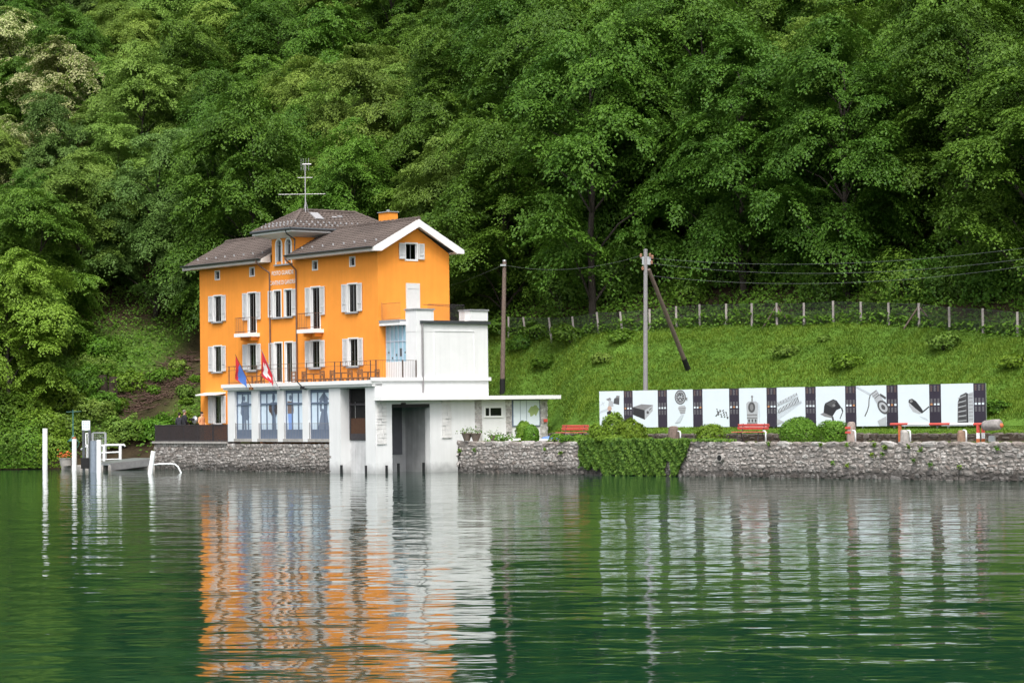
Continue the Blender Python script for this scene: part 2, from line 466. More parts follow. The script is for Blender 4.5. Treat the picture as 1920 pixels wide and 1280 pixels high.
# ---------------------------------------------------------------- terrain profile (lines given per picture column, as distances)
KX = [-2500, -600, 0, 120, 290, 372, 560, 706, 840, 918, 1030, 1110, 1300, 1920, 2600, 4000]
D_EDGE = ipx(KX, [165, 152, 145, 145.5, 146.5, 147.5, 146, 140, 134, 131, 129, 120.5, 114.3, 100, 88, 72])
KF = [-2500, -600, 0, 290, 560, 840, 918, 1000, 1085, 1270, 1450, 1600, 1720, 1850, 1960, 2600, 4000]
D_F = ipx(KF, [175, 162, 155, 156, 156, 145, 141.5, 138, 135, 131, 126.5, 122.5, 119, 115, 112, 97, 80])
Z_F = ipx(KF, [7, 6.5, 6.2, 6.6, 7, 7.6, 7.6, 7.4, 7.25, 7.65, 7.55, 7.45, 7.2, 6.55, 6.2, 5.5, 5.5])
D_SH = ipx([-2500, -600, 0, 120, 285, 290, 705, 858, 862, 1920, 2600, 4000], [165, 152, 144.2, 144.2, 144.2, 141.8, 124.0, 127.0, 124.2, 98.4, 85.5, 69])

def smooth(a):
    a = np.clip(a, 0, 1); return a * a * (3 - 2 * a)
def pnoise(X, Y, f, s):
    return (np.sin(X * f + s) * np.cos(Y * f * 1.13 + 2 * s) + .5 * np.sin(X * f * 2.1 + Y * f * 1.7 + 3 * s) + .3 * np.cos(X * f * 3.7 - Y * f * 4.1 + s)) / 1.8
def terrain(X, Y):
    X = np.asarray(X, float); Y = np.asarray(Y, float)
    Yc = np.maximum(Y, 20)
    px = 960 + FPX * X / Yc
    de, df, zf, ds = D_EDGE(px), D_F(px), Z_F(px), D_SH(px)
    right = np.clip((px - 960) / 70, 0, 1)
    de = de + .95 * right
    ramp0 = 2.3 * right
    t = (Y - de - ramp0) / np.maximum(df - de - ramp0, 1)
    base = 1.58 + right * (.30 * (Y > de) + .32 * np.clip((Y - de) / 1.9, 0, 1))
    zs = base + (zf - base) * np.where(t < 1, np.clip(t, 0, 1) ** 1.05, 1)
    left = np.clip((300 - px) / 30, 0, 1)
    zs = zs - left * .95 * np.clip((de + 4 - Y) / 4, 0, 1)
    up = np.maximum(Y - df, 0)
    zs = zs + up * (.50 + .06 * pnoise(X, Y, .05, 1.0))
    zs = zs + np.clip(t, 0, 1) * (.16 * pnoise(X, Y, .5, .7) + .10 * pnoise(X, Y, 1.3, 2.2)) + np.clip(up / 6, 0, 1) * .8 * pnoise(X, Y, .16, .3)
    under = Y < ds
    zs = np.where(under, np.maximum(-3.0, -.6 - (ds - Y) * .8), zs)
    # the boat basin inside the white boathouse
    hx = HI[0][0] * X + HI[0][1] * Y + HI[0][3]
    hy = HI[1][0] * X + HI[1][1] * Y + HI[1][3]
    inside = (hx > -14.6) & (hx < .9) & (hy > -1) & (hy < 6.2)
    zs = np.where(inside, -1.5, zs)
    return zs
def tz(x, y):
    return float(terrain(np.array([x]), np.array([y]))[0])

def slope_pt(px, py):               # where a picture ray meets the hillside
    lo, hi = float(D_EDGE(px)) + .5, float(D_F(px)) + 30
    for k in range(400):
        D = lo + (hi - lo) * k / 400; p = at_depth(px, py, D)
        if p.z <= tz(p.x, p.y): return Vector((p.x, p.y, tz(p.x, p.y)))
    p = gp(px, lo); p.z = tz(p.x, p.y); return p
def terrainmat():
    m, nt, out = nodes('hillside_ground')
    N = nt.nodes.new; L = nt.links.new
    p = N('ShaderNodeBsdfPrincipled'); p.inputs['Roughness'].default_value = .95; p.inputs['Specular IOR Level'].default_value = .1
    at = N('ShaderNodeAttribute'); at.attribute_name = 'zone'
    sp = N('ShaderNodeSeparateColor'); L(at.outputs['Color'], sp.inputs[0])
    geo = N('ShaderNodeNewGeometry')
    n1 = N('ShaderNodeTexNoise'); n1.inputs['Scale'].default_value = .9; n1.inputs['Detail'].default_value = 8; n1.inputs['Roughness'].default_value = .7
    L(geo.outputs['Position'], n1.inputs['Vector'])
    def ramp(c):
        cr = N('ShaderNodeValToRGB'); e = cr.color_ramp.elements
        e[0].position = .3; e[0].color = (*c[0], 1); e[1].position = .7; e[1].color = (*c[1], 1)
        L(n1.outputs[0], cr.inputs[0]); return cr.outputs[0]
    soil = ramp([(.026, .018, .012), (.062, .047, .026)])
    grass = ramp([(.055, .12, .018), (.115, .21, .03)])
    path = ramp([(.10, .09, .05), (.09, .14, .03)])
    m1 = N('ShaderNodeMix'); m1.data_type = 'RGBA'; L(sp.outputs[0], m1.inputs['Factor']); L(soil, m1.inputs['A']); L(grass, m1.inputs['B'])
    m2 = N('ShaderNodeMix'); m2.data_type = 'RGBA'; L(sp.outputs[2], m2.inputs['Factor']); L(m1.outputs['Result'], m2.inputs['A']); L(path, m2.inputs['B'])
    L(m2.outputs['Result'], p.inputs['Base Color'])
    b = N('ShaderNodeBump'); b.inputs['Distance'].default_value = .12; b.inputs['Strength'].default_value = .8
    n2 = N('ShaderNodeTexNoise'); n2.inputs['Scale'].default_value = 5; n2.inputs['Detail'].default_value = 6
    L(geo.outputs['Position'], n2.inputs['Vector']); L(n2.outputs[0], b.inputs['Height']); L(b.outputs[0], p.inputs['Normal'])
    L(p.outputs[0], out.inputs['Surface'])
    return m
M['ground'] = terrainmat()

def make_terrain():
    xs = np.concatenate([np.linspace(-220, -75, 24), np.arange(-74, 66, .8), np.linspace(67, 220, 26)])
    ys = np.concatenate([np.linspace(60, 88, 12), np.arange(89, 172, .6), np.arange(173, 330, 2.5)])
    Xg, Yg = np.meshgrid(xs, ys)
    Z = terrain(Xg, Yg)
    nx, ny = len(xs), len(ys)
    V = np.stack([Xg.ravel(), Yg.ravel(), Z.ravel()], 1)
    i = np.arange(nx - 1)[None, :] + nx * np.arange(ny - 1)[:, None]
    F = np.stack([i, i + 1, i + nx + 1, i + nx], -1).reshape(-1, 4)
    me = npmesh('hillside', V, F, M['ground'])
    px = 960 + FPX * V[:, 0] / V[:, 1]
    up = V[:, 1] - D_F(px); de = V[:, 1] - D_EDGE(px)
    lawn = (smooth((px - 860) / 60) * (1 - smooth((up + .5) / 2)))
    leftb = smooth((420 - px) / 60) * .75 * (1 - smooth((up - 2) / 5))
    bare = np.exp(-((px - 262 - (V[:, 1] - 149) * 13) / 50) ** 2) * (px < 420)
    leftb = leftb * (1 - .9 * np.clip(bare * 1.4, 0, 1)) * smooth((de - 1.0) / 2)
    pth = np.where((de < .2) & (px > 290), 1.0, 0.0)
    c = np.zeros((len(V), 4), np.float32); c[:, 0] = np.maximum(lawn, leftb); c[:, 2] = pth; c[:, 3] = 1
    a = me.color_attributes.new('zone', 'FLOAT_COLOR', 'POINT'); a.data.foreach_set('color', c.ravel())
    me.polygons.foreach_set('use_smooth', np.ones(len(F), bool))
    put('hillside', me, None, kind='structure')

def npmesh(name, V, F, mt, rnd=None):
    V = np.asarray(V, np.float32); F = np.asarray(F, np.int32)
    k = F.shape[1]
    me = bpy.data.meshes.new(name)
    me.vertices.add(len(V)); me.vertices.foreach_set('co', V.ravel())
    me.loops.add(F.size); me.loops.foreach_set('vertex_index', F.ravel())
    me.polygons.add(len(F)); me.polygons.foreach_set('loop_start', np.arange(0, F.size, k, dtype=np.int32))
    if mt is not None: me.materials.append(mt)
    if rnd is not None:
        a = me.attributes.new('rnd', 'FLOAT', 'POINT'); a.data.foreach_set('value', np.asarray(rnd, np.float32))
    me.update(calc_edges=True)
    return me
make_terrain()

# ---------------------------------------------------------------- rubble walls, stone by stone
def stone_variants(n, mt, seed=3):
    r = random.Random(seed); res = []
    for q in range(n):
        g = G(); k = 8
        ang = [(-1, -.95), (0, -1), (1, -.95), (1, 0), (1, .95), (0, 1), (-1, .95), (-1, 0)]
        o = []; f = []; ff = []
        for (a, b) in ang:
            ja = .5 * a * r.uniform(.93, 1.05); jb = .5 * b * r.uniform(.93, 1.05)
            if a and b:
                c = r.uniform(.66, .98); ja *= c; jb *= c
            o.append((ja, .5, jb)); f.append((ja * .97, -.12 + r.uniform(-.08, .08), jb * .97))
            ff.append((ja * r.uniform(.68, .82), -.42 + r.uniform(-.1, .1), jb * r.uniform(.68, .82)))
        ctr = (r.uniform(-.1, .1), -.5, r.uniform(-.1, .1))
        v = o + f + ff + [ctr]
        fs = [(i, (i + 1) % k, k + (i + 1) % k, k + i) for i in range(k)]
        fs += [(k + i, k + (i + 1) % k, 2 * k + (i + 1) % k, 2 * k + i) for i in range(k)]
        fs += [(2 * k + i, 2 * k + (i + 1) % k, 3 * k) for i in range(k)]
        g.add(v, fs)
        res.append(g.mesh('stone', mt))
    return res
STONES = stone_variants(10, M['stone'])
DARKSTONES = stone_variants(6, M['drystone'], 9)

def rubble(root, P0, dirv, L, ztop, zbot, hr, wr, meshes, jmat, cap=None, limit=300, skip=None, seed=1, proud=.03, joined='small_stones'):
    """stones laid in wavering courses along a wall face that starts at P0, runs along dirv and faces the lake"""
    r = random.Random(seed)
    dirv = Vector(dirv).normalized(); nrm = Vector((dirv.y, -dirv.x, 0))      # towards the lake
    rot = Matrix(((dirv.x, -nrm.x, 0, 0), (dirv.y, -nrm.y, 0, 0), (0, 0, 1, 0), (0, 0, 0, 1)))
    items = []
    z = ztop; first = True
    while z > zbot:
        h = r.uniform(*hr)
        wrr = wr
        if first and cap: h = cap[0]; wrr = (cap[1], cap[2])
        s = -r.uniform(0, .3)
        while s < L:
            w_ = r.uniform(*wrr) * (1.0 if first and cap else (1.5 if r.random() < .12 else 1))
            hh = h * r.uniform(.80, 1.2); zz = z - h / 2 + (0 if first else .05 * math.sin(s * 1.3 + z * 7) + .03 * math.sin(s * 3.1 + z * 3) + r.uniform(-.04, .04))
            if not (first and cap) and w_ > .42 and h > .22 and r.random() < .22:      # two thin stones on one another
                items.append((s + w_ / 2, zz + hh * .26, w_, hh * .5)); items.append((s + w_ / 2, zz - hh * .26, w_, hh * .5))
            else:
                items.append((s + w_ / 2, zz, w_, hh))
            s += w_ * .985
        z -= h * .96; first = False
    items = [i for i in items if 0.03 < i[0] < L - .03 and not (skip and skip(i[0], i[1]))]
    items.sort(key=lambda i: -i[2] * i[3])
    jg = []
    for n_, (s, zz, w_, hh) in enumerate(items):
        dep = .26; out_ = proud * r.uniform(.3, 1.3)
        c = Vector(P0) + dirv * s + nrm * (out_ - dep / 2); c.z = zz
        Mx = Matrix.Translation(c) @ rot @ Matrix.Rotation(r.uniform(-.16, .16) if not (first and cap) else r.uniform(-.03, .03), 4, 'Y') @ Matrix.Diagonal((w_, dep, hh, 1))
        me = meshes[r.randrange(len(meshes))]
        if r.random() < .5: Mx = Mx @ Matrix.Rotation(math.pi, 4, 'Y')
        if n_ < limit: inst('stone', me, root, Mx)
        else: jg.append((me, Mx))
    if jg:
        g = G()
        for me, Mx in jg:
            g.add([Mx @ v.co for v in me.vertices], [tuple(p.vertices) for p in me.polygons])
        put(joined, g, jmat, root, kind='stuff')

# left wall under the terrace and the colonnade (house frame y = 0)
UL = 22.75
root = hthing('rubble_stone_wall', 'grey rubble stone lake wall under the terrace and glazed colonnade', 'wall', (-13.5, 0, 0))
g = G(); g.box(-UL, -4.25, .02, .75, -1.2, 1.5); g.box(-UL, -UL + .6, .75, 5.2, -1.2, 1.5)
put('core', g, M['mortar'], root, HM)
P0 = HM @ Vector((-UL, 0, 0)); e1 = (HM.to_3x3() @ Vector((1, 0, 0)))
rubble(root, P0, e1, UL - 4.27, 1.52, -.25, (.12, .28), (.16, .52), STONES, M['stonej'], seed=5)
P0 = HM @ Vector((-UL, 5.2, 0)); e2 = (HM.to_3x3() @ Vector((0, -1, 0)))
g = G(); g.box(-UL - .08, -14.55, -.10, .9, 1.5, 1.62)
put('coping', g, M['concrete'], root, HM)

# right lake wall
W0 = gp(858, 122.7); W1 = gp(2080, 94.2)
wd = (W1 - W0); WL = wd.length; wd.normalize(); wn_ = Vector((wd.y, -wd.x, 0))
root = thing('quay_stone_wall', 'long grey rubble stone quay wall below the billboards and benches', 'wall', (W0 + W1) / 2)
g = G()
a, b = W0 - wn_ * .02, W1 - wn_ * .02
def slab(g, p, q, n, th, z0, z1, mi=0):
    p = Vector(p); q = Vector(q); n = Vector(n) * th
    g.prism([(p.x, p.y, z0), (q.x, q.y, z0), (q.x + n.x, q.y + n.y, z0), (p.x + n.x, p.y + n.y, z0)], (0, 0, z1 - z0), mi)
slab(g, a, b, -wn_, 1.6, -1.2, 1.5)
slab(g, W0 + wd * .02 - wn_ * 1.6, W0 + wd * 1.2 - wn_ * 1.6, -wn_, 4.0, -1.2, 1.5)
put('core', g, M['mortar'], root)
sx_ = lambda px: (gp(px, 1).x)  # direction only
def w_s(px):                       # distance along the quay wall under a picture column
    n = Vector((wd.y, -wd.x, 0)); p = hit(px, 850, W0, n); return (p - W0).dot(wd)
iv0, iv1 = w_s(1086), w_s(1296)
rubble(root, W0, wd, WL, 1.62, -.25, (.12, .27), (.14, .46), STONES, M['stonej'], cap=(.26, .5, .95), seed=11, limit=300,
       skip=lambda s, z: (iv0 < s < iv1 and z < 1.2 and False))
rubble(root, W0 - wn_ * 4.2, wn_, 4.2, 1.6, -.25, (.22, .36), (.3, .6), STONES, M['stonej'], seed=12, limit=0, joined='end_stones')
g = G()                             # drain mouth
pc = hit(1352, 858, W0 + wn_ * .06, wn_)
nn = wn_
g.path([pc - nn * .2, pc + nn * .12], .17, 14)
pd_ = put('drain_pipe', g, M['concrete'], root)
g = G(); g.path([pc + nn * .1, pc + nn * .128], .13, 14); put('drain_mouth', g, M['tar'], pd_)  # black disc painting the shade inside the pipe

# low dark retaining wall behind the benches
rpts = [gp(1030, 129), gp(1110, 120.5), gp(1300, 114.3), gp(1920, 100), gp(2100, 96.4)]
root = thing('low_retaining_wall', 'low dark dry stone retaining wall along the foot of the lawn', 'wall', rpts[2] + Vector((0, 0, 1.58)))
for i in range(len(rpts) - 1):
    p, q = rpts[i], rpts[i + 1]; d = (q - p); LL = d.length; d.normalize(); n = Vector((d.y, -d.x, 0))
    g = G(); slab(g, p, q, -n, 1.3, 1.3, 1.87); put('core', g, M['earth'], root)
    rubble(root, p, d, LL, 1.93, 1.45, (.14, .26), (.22, .55), DARKSTONES, M['drystone'], seed=20 + i, limit=90, joined='small_stones')

# ================================================================ the orange house
HX0, HX1, HY0, HY1 = -21.1, -2.8, 2.2, 6.88
ZE, ZR = 11.62, 13.3
FA = lambda s, z, d: (s, HY0 + d, z)               # facade
GA = lambda s, z, d: (HX1 - d, s, z)               # near gable
GL = lambda s, z, d: (HX0 + d, s, z)               # far gable
FR = lambda s, z, d: (s, d, z)                     # lake front of the boathouse
EN = lambda s, z, d: (-d, s, z)                    # near end of the boathouse
VE = lambda s, z, d: (s, 2.65 + d, z)              # veranda front

def hplane(kind, off):
    if kind == 'y':
        P = HM @ Vector((0, off, 0)); n = HM.to_3x3() @ Vector((0, 1, 0))
    else:
        P = HM @ Vector((off, 0, 0)); n = HM.to_3x3() @ Vector((1, 0, 0))
    return P, n
def hs(px, py, kind, off):                          # pixel -> point in the house frame on a plane
    P, n = hplane(kind, off)
    return HI @ hit(px, py, P, n)
fx = lambda px, py=650: hs(px, py, 'y', HY0).x
rx = lambda px, py=780: hs(px, py, 'y', 0.0).x
gy = lambda px, py=500: hs(px, py, 'x', HX1).y
ey = lambda px, py=780: hs(px, py, 'x', 0.0).y

def wall_face(g, F, s0, s1, z0, z1, holes, thick, mi=0, rmi=0, d0=0.0):
    ss = sorted({s0, s1, *[h[0] for h in holes], *[h[1] for h in holes]})
    zs = sorted({z0, z1, *[h[2] for h in holes], *[h[3] for h in holes]})
    for i in range(len(ss) - 1):
        for j in range(len(zs) - 1):
            cs, cz = (ss[i] + ss[i + 1]) / 2, (zs[j] + zs[j + 1]) / 2
            if any(h[0] < cs < h[1] and h[2] < cz < h[3] for h in holes): continue
            g.poly([F(ss[i], zs[j], d0), F(ss[i + 1], zs[j], d0), F(ss[i + 1], zs[j + 1], d0), F(ss[i], zs[j + 1], d0)], mi)
    for h in holes:
        a, b, c, d = h
        for (p, q) in (((a, c), (a, d)), ((b, c), (b, d)), ((a, c), (b, c)), ((a, d), (b, d))):
            g.poly([F(p[0], p[1], d0), F(q[0], q[1], d0), F(q[0], q[1], d0 + thick), F(p[0], p[1], d0 + thick)], rmi)

house = hthing('orange_house', 'three-storey orange plastered house with brown tiled roof above the boathouse', 'house', (-12, 4.5, 1.6))

WINS = []      # (F, centre, z0, z1, width, kind)
WW = .84
def row(pxs, z0, z1, kind, py):
    for p in pxs: WINS.append((FA, fx(p, py), z0, z1, WW, kind))
row((408.5,), 8.5, 10.0, 'shut', 580); row((661,), 8.5, 10.0, 'shut', 560)
row((408.5, 473.5), 5.6, 7.08, 'shut', 675); row((592, 663), 5.6, 7.08, 'shut', 665)
row((408.5,), 2.6, 4.2, 'shut', 770)
row((473,), 7.72, 10.0, 'balcony', 580); row((592,), 7.72, 10.0, 'balcony', 570)
for p, y in ((408, 515), (473, 509), (591, 496), (661, 490)):
    WINS.append((FA, fx(p, y), 10.98, 11.42, .44, 'small'))
xa, xb = fx(520.5, 570), fx(540.5, 570)
WINS.append((FA, xa, 8.5, 10.0, .72, 'shutL')); WINS.append((FA, xb, 8.5, 10.0, .72, 'shutR'))
xa, xb = fx(522.5, 680), fx(542, 680)
WINS.append((FA, xa, 4.87, 7.08, .74, 'doorL')); WINS.append((FA, xb, 4.87, 7.08, .74, 'doorR'))
gyc = gy(771, 472)
WINS.append((GA, gyc, hs(771, 487, 'x', HX1).z, hs(771, 457, 'x', HX1).z, .72, 'gable'))

holesF = [(c - w / 2, c + w / 2, a, b) for (F, c, a, b, w, k) in WINS if F is FA]
holesG = [(c - w / 2, c + w / 2, a, b) for (F, c, a, b, w, k) in WINS if F is GA]
g = G()
wall_face(g, FA, HX0, HX1, -.3, ZE, holesF, .13, 0, 1)
gh = holesG[0]; ym = (HY0 + HY1) / 2; zg = 13.05
wall_face(g, GA, HY0, HY1, 3.72, ZE, [(gh[0], gh[1], gh[2], ZE)], .0, 0, 1)
rz_ = lambda y: ZE + (zg - ZE) * (1 - abs(y - ym) / (ym - HY0))
g.poly([(HX1, HY0, ZE), (HX1, gh[0], ZE), (HX1, gh[0], rz_(gh[0]))]); g.poly([(HX1, gh[1], ZE), (HX1, HY1, ZE), (HX1, ym, zg), (HX1, gh[1], rz_(gh[1]))] if gh[1] < ym else [(HX1, gh[1], ZE), (HX1, HY1, ZE), (HX1, gh[1], rz_(gh[1]))])
g.poly([(HX1, gh[0], gh[3]), (HX1, gh[1], gh[3]), (HX1, gh[1], rz_(gh[1]))] + ([(HX1, ym, zg)] if gh[0] < ym < gh[1] else []) + [(HX1, gh[0], rz_(gh[0]))])
for (p, q) in (((gh[0], gh[2]), (gh[0], gh[3])), ((gh[1], gh[2]), (gh[1], gh[3])), ((gh[0], gh[2]), (gh[1], gh[2])), ((gh[0], gh[3]), (gh[1], gh[3]))):
    g.poly([GA(p[0], p[1], 0), GA(q[0], q[1], 0), GA(q[0], q[1], .22), GA(p[0], p[1], .22)], 1)
ym = (HY0 + HY1) / 2
g.poly([(HX0, HY0, ZE), (HX0, HY1, ZE), (HX0, ym, zg)])
wall_face(g, GL, HY0, HY1, -.3, ZE, [], .1)
g.poly([(HX0, HY1, -.3), (HX1, HY1, -.3), (HX1, HY1, ZE), (HX0, HY1, ZE)])
put('wall', g, [M['orange'], M['trim']], house, HM)

def window(F, c, z0, z1, w, kind, parent, frame=HM, sgn=1):
    a, b = c - w / 2, c + w / 2
    bw = .065 if kind != 'small' else .06
    g = G()
    # painted surround, four pieces butted end to end, standing proud of the plaster
    g.fbox(F, a - bw, a, z0, z1, -.03, .03); g.fbox(F, b, b + bw, z0, z1, -.03, .03)
    g.fbox(F, a - bw, b + bw, z1, z1 + bw, -.03, .03)
    if kind in ('small', 'gable'): g.fbox(F, a - bw, b + bw, z0 - bw, z0, -.03, .03)
    # sash
    sw = .032
    g.fbox(F, a, a + sw, z0, z1, .07, .11); g.fbox(F, b - sw, b, z0, z1, .07, .11)
    g.fbox(F, a + sw, b - sw, z1 - sw, z1, .07, .11); g.fbox(F, a + sw, b - sw, z0, z0 + sw, .07, .11)
    if kind != 'small': g.fbox(F, c - .014, c + .014, z0 + sw, z1 - sw, .075, .105, 1)
    wobj = put('window', g, [M['trim'], M['sill']], parent, frame)
    g = G(); g.fbox(F, a + .01, b - .01, z0 + .01, z1 - .01, .085, .092); put('pane', g, M['glass'], wobj, frame)
    if kind == 'small':
        g = G()
        for q in (-.12, 0, .12): g.tube(F(c + q, z0, .03), F(c + q, z1, .03), .009, n=5)
        for q in (.15, .3): g.tube(F(a, z0 + q, .03), F(b, z0 + q, .03), .009, n=5)
        put('grille', g, M['iron'], wobj, frame)
    else:
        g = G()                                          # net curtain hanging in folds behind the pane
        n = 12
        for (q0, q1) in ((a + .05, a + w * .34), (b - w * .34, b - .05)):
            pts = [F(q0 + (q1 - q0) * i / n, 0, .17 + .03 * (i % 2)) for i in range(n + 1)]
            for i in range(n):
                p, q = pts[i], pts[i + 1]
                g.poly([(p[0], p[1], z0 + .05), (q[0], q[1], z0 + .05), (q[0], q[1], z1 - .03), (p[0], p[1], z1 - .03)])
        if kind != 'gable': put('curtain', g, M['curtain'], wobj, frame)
    if kind in ('shut', 'balcony', 'shutL', 'shutR', 'doorL', 'doorR', 'gable'):
        sw_ = .47 if kind != 'gable' else .40
        zb = z0 + (.03 if kind not in ('balcony',) else .75)
        sides = {'shutL': (-1,), 'doorL': (-1,), 'shutR': (1,), 'doorR': (1,)}.get(kind, (-1, 1))
        for sd_ in sides:
            g = G()
            s0 = (a - bw - sw_) if sd_ < 0 else (b + bw)
            s1 = s0 + sw_
            g.fbox(F, s0, s0 + .07, zb, z1 + .02, -.085, -.035); g.fbox(F, s1 - .07, s1, zb, z1 + .02, -.085, -.035)
            g.fbox(F, s0 + .07, s1 - .07, z1 - .06, z1 + .02, -.085, -.035); g.fbox(F, s0 + .07, s1 - .07, zb, zb + .09, -.085, -.035)
            zm = zb + (z1 - zb) * .27
            g.fbox(F, s0 + .07, s1 - .07, zm, zm + .06, -.085, -.035)
            zz = zb + .09
            while zz < z1 - .08:                           # louvre slats
                if not (zm - .05 < zz < zm + .06):
                    v = [F(s, zz + dz, d) for s in (s0 + .07, s1 - .07) for (dz, d) in ((0, -.075), (.058, -.04))]
                    g.poly([v[0], v[1], v[3], v[2]])
                zz += .065
            g.fbox(F, s0 + .07, s1 - .07, zb + .05, z1 - .03, -.035, -.03)
            put('shutter', g, M['shutter'], wobj, frame)
    if kind in ('shut', 'shutL', 'shutR'):
        g = G(); g.fbox(F, a - .14, b + .14, z0 - .08, z0, -.13, .05); put('sill', g, M['sill'], wobj, frame)
    return wobj
for wi in WINS: window(*wi, house)

# balconies of the two french windows
for p, y in ((473, 580), (592, 570)):
    c = fx(p, y)
    g = G(); g.box(c - .78, c + .78, HY0 - .75, HY0 - .002, 7.50, 7.70)
    bal = put('balcony', g, M['trim'], house, HM)
    for sgn in (-1, 1):
        g = G(); g.box(c + sgn * .5 - .07, c + sgn * .5 + .07, HY0 - .45, HY0 - .002, 7.3, 7.5); put('bracket', g, M['orange'], bal, HM)
    g = G()
    y0 = HY0 - .70
    for z in (7.80, 8.58): g.path([(c - .72, HY0 - .03, z), (c - .72, y0, z), (c + .72, y0, z), (c + .72, HY0 - .03, z)], .013, 6)
    for i in range(15): g.tube((c - .72 + 1.44 * i / 14, y0, 7.70), (c - .72 + 1.44 * i / 14, y0, 8.58), .006, n=5)
    for sgn in (-1, 1):
        for i in range(6): g.tube((c + sgn * .72, y0 + .66 * i / 6, 7.70), (c + sgn * .72, y0 + .66 * i / 6, 8.58), .006, n=5)
    put('railing', g, M['pipe'], bal, HM)

# upper balcony door on the gable, closed white shutter
dz0, dz1 = 7.72, hs(773, 531, 'x', HX1).z
g = G(); dy0, dy1 = gy(761, 560), gy(786.5, 560)
g.fbox(GA, dy0, dy1, dz0, dz1, -.06, .02); g.fbox(GA, dy0 + .08, dy1 - .08, dz1 - .30, dz1 - .22, -.075, -.06)
put('door', g, M['shutter'], house, HM)
# canopies over the ground floor
g = G(); c = fx(404, 740)
g.prism([FA(c - 1.1, 4.34, -.001), FA(c - 1.1, 4.42, -.001), FA(c - 1.1, 4.30, -.7), FA(c - 1.1, 4.24, -.7)], (2.25, 0, 0)); put('canopy', g, M['trim'], house, HM)
g = G(); g.box(HX0 - .75, HX0 - .002, 3.1, 4.6, 4.36, 4.52); put('canopy', g, M['trim'], house, HM)
g = G(); g.prism([(HX0 - .002, 3.3, 3.9), (HX0 - .5, 3.3, 4.36), (HX0 - .002, 3.3, 4.36)], (0, .12, 0)); put('bracket', g, M['orange'], house, HM)

# ---- roof: stepped courses of tiles
def tiled(g, a, b, c, d, n, step=.03, ribs=0):
    """a,b eave ends; c,d ridge ends above b,a (quad a-b-c-d); n courses"""
    a, b, c, d = map(Vector, (a, b, c, d))
    nr = (b - a).cross(d - a).normalized()
    if nr.z < 0: nr = -nr
    for i in range(n):
        t0, t1 = i / n, (i + 1) / n
        p, q = a.lerp(d, t0), b.lerp(c, t0); r, s = b.lerp(c, t1), a.lerp(d, t1)
        k = max(1, int((q - p).length / .26))
        # pan tile profile: a shallow wave across the course
        up0, lo0, up1, lo1 = [], [], [], []
        for j in range(k * 2 + 1):
            u = j / (k * 2)
            hgt = .028 if j % 2 else 0.0
            e = p.lerp(q, u); f = s.lerp(r, u)
            lo0.append(e); up0.append(e + nr * (step + hgt)); up1.append(f + nr * (.004 + hgt))
        m = len(lo0)
        g.add(lo0 + up0 + up1, [(j, j + 1, m + j + 1, m + j) for j in range(m - 1)] + [(m + j, m + j + 1, 2 * m + j + 1, 2 * m + j) for j in range(m - 1)])
OV = .62
TX0, TX1 = fx(510, 470), fx(553.5, 470)
RX0, RX1 = HX0 - .85, HX1 + .5
EY0, EY1 = HY0 - OV, HY1 + OV
slope = (ZR - ZE) / (ym - HY0)
ZO = 11.80
ZRR = 13.38
g = G()
# deck under the tiles
for (yo) in (EY0, EY1):
    for (s0, s1) in (((RX0, TX0 - .16), (TX1 + .04, RX1)) if yo < ym else ((RX0, RX1),)):
        A, B = Vector((s0, yo, ZO)), Vector((s1, yo, ZO)); Cc, Dd = Vector((s1, ym, ZRR)), Vector((s0, ym, ZRR))
        g.prism([A, B, Cc, Dd], (0, 0, -.10), 1)
        if yo < ym: tiled(g, (s0, EY0 - .04, ZO + .0), (s1, EY0 - .04, ZO), (s1, ym, ZRR), (s0, ym, ZRR), 13)
tiled(g, (RX0, EY1 + .04, ZO + .0), (RX1, EY1 + .04, ZO), (RX1, ym, ZRR), (RX0, ym, ZRR), 13)
roof = put('roof', g, [M['roof'], M['soffit']], house, HM)
g = G()
nrd = 50
for i in range(nrd):
    x0 = RX0 + (RX1 - RX0) * i / nrd
    g.path([(x0, ym, ZRR + .0), (x0 + (RX1 - RX0) / nrd * 1.05, ym, ZRR + .02)], [.11, .13], 8)
put('ridge_tiles', g, M['roof'], roof, HM, kind='stuff')
# gable fascias and soffits
for xg, sgn in ((RX1, 1), (RX0, -1)):
    g = G()
    for yo in (EY0, EY1):
        x_ = xg + .003 * sgn
        g.prism([(x_, yo, ZO - .0), (x_, ym, ZRR - .03), (x_, ym, ZRR - .42), (x_, yo + (.5 if yo < ym else -.5), ZO - .19), (x_, yo, ZO - .20)], (.05 * sgn, 0, 0))
    put('bargeboard', g, M['trim'], roof, HM)
g = G()
for yo, yi in ((EY0, HY0 - .01), (EY1, HY1 + .01)):
    for (s0, s1) in (((RX0 + .02, TX0 - .16), (TX1 + .04, RX1 - .02)) if yo < ym else ((RX0 + .02, RX1 - .02),)):
        g.prism([(s0, yo + .02, ZO - .13), (s1, yo + .02, ZO - .13), (s1, yi, ZE + .06), (s0, yi, ZE + .06)], (0, 0, -.06))
        if yo < ym: g.box(s0, s1, yo - .01, yo + .02, ZO - .19, ZO - .02)
for xe in (TX0 - .16, TX1 + .02):
    g.prism([(xe, EY0, ZO - .19), (xe, EY0, ZO - .03), (xe, HY0 - .015, ZO + .3), (xe, HY0 - .015, ZE)], (.03, 0, 0))
for xo, xi in ((RX1 - .01, HX1 + .01), (RX0 + .01, HX0 - .01)):
    for yo, yi in ((EY0, ym), (EY1, ym)):
        g.prism([(xo, yo, ZO - .17), (xi, yo, ZO - .17), (xi, ym, ZRR - .28), (xo, ym, ZRR - .28)], (0, 0, -.04))
put('soffit', g, M['soffit'], roof, HM)
# tower dimensions
TX0, TX1 = fx(510, 470), fx(553.5, 470)
TXC = (TX0 + TX1) / 2
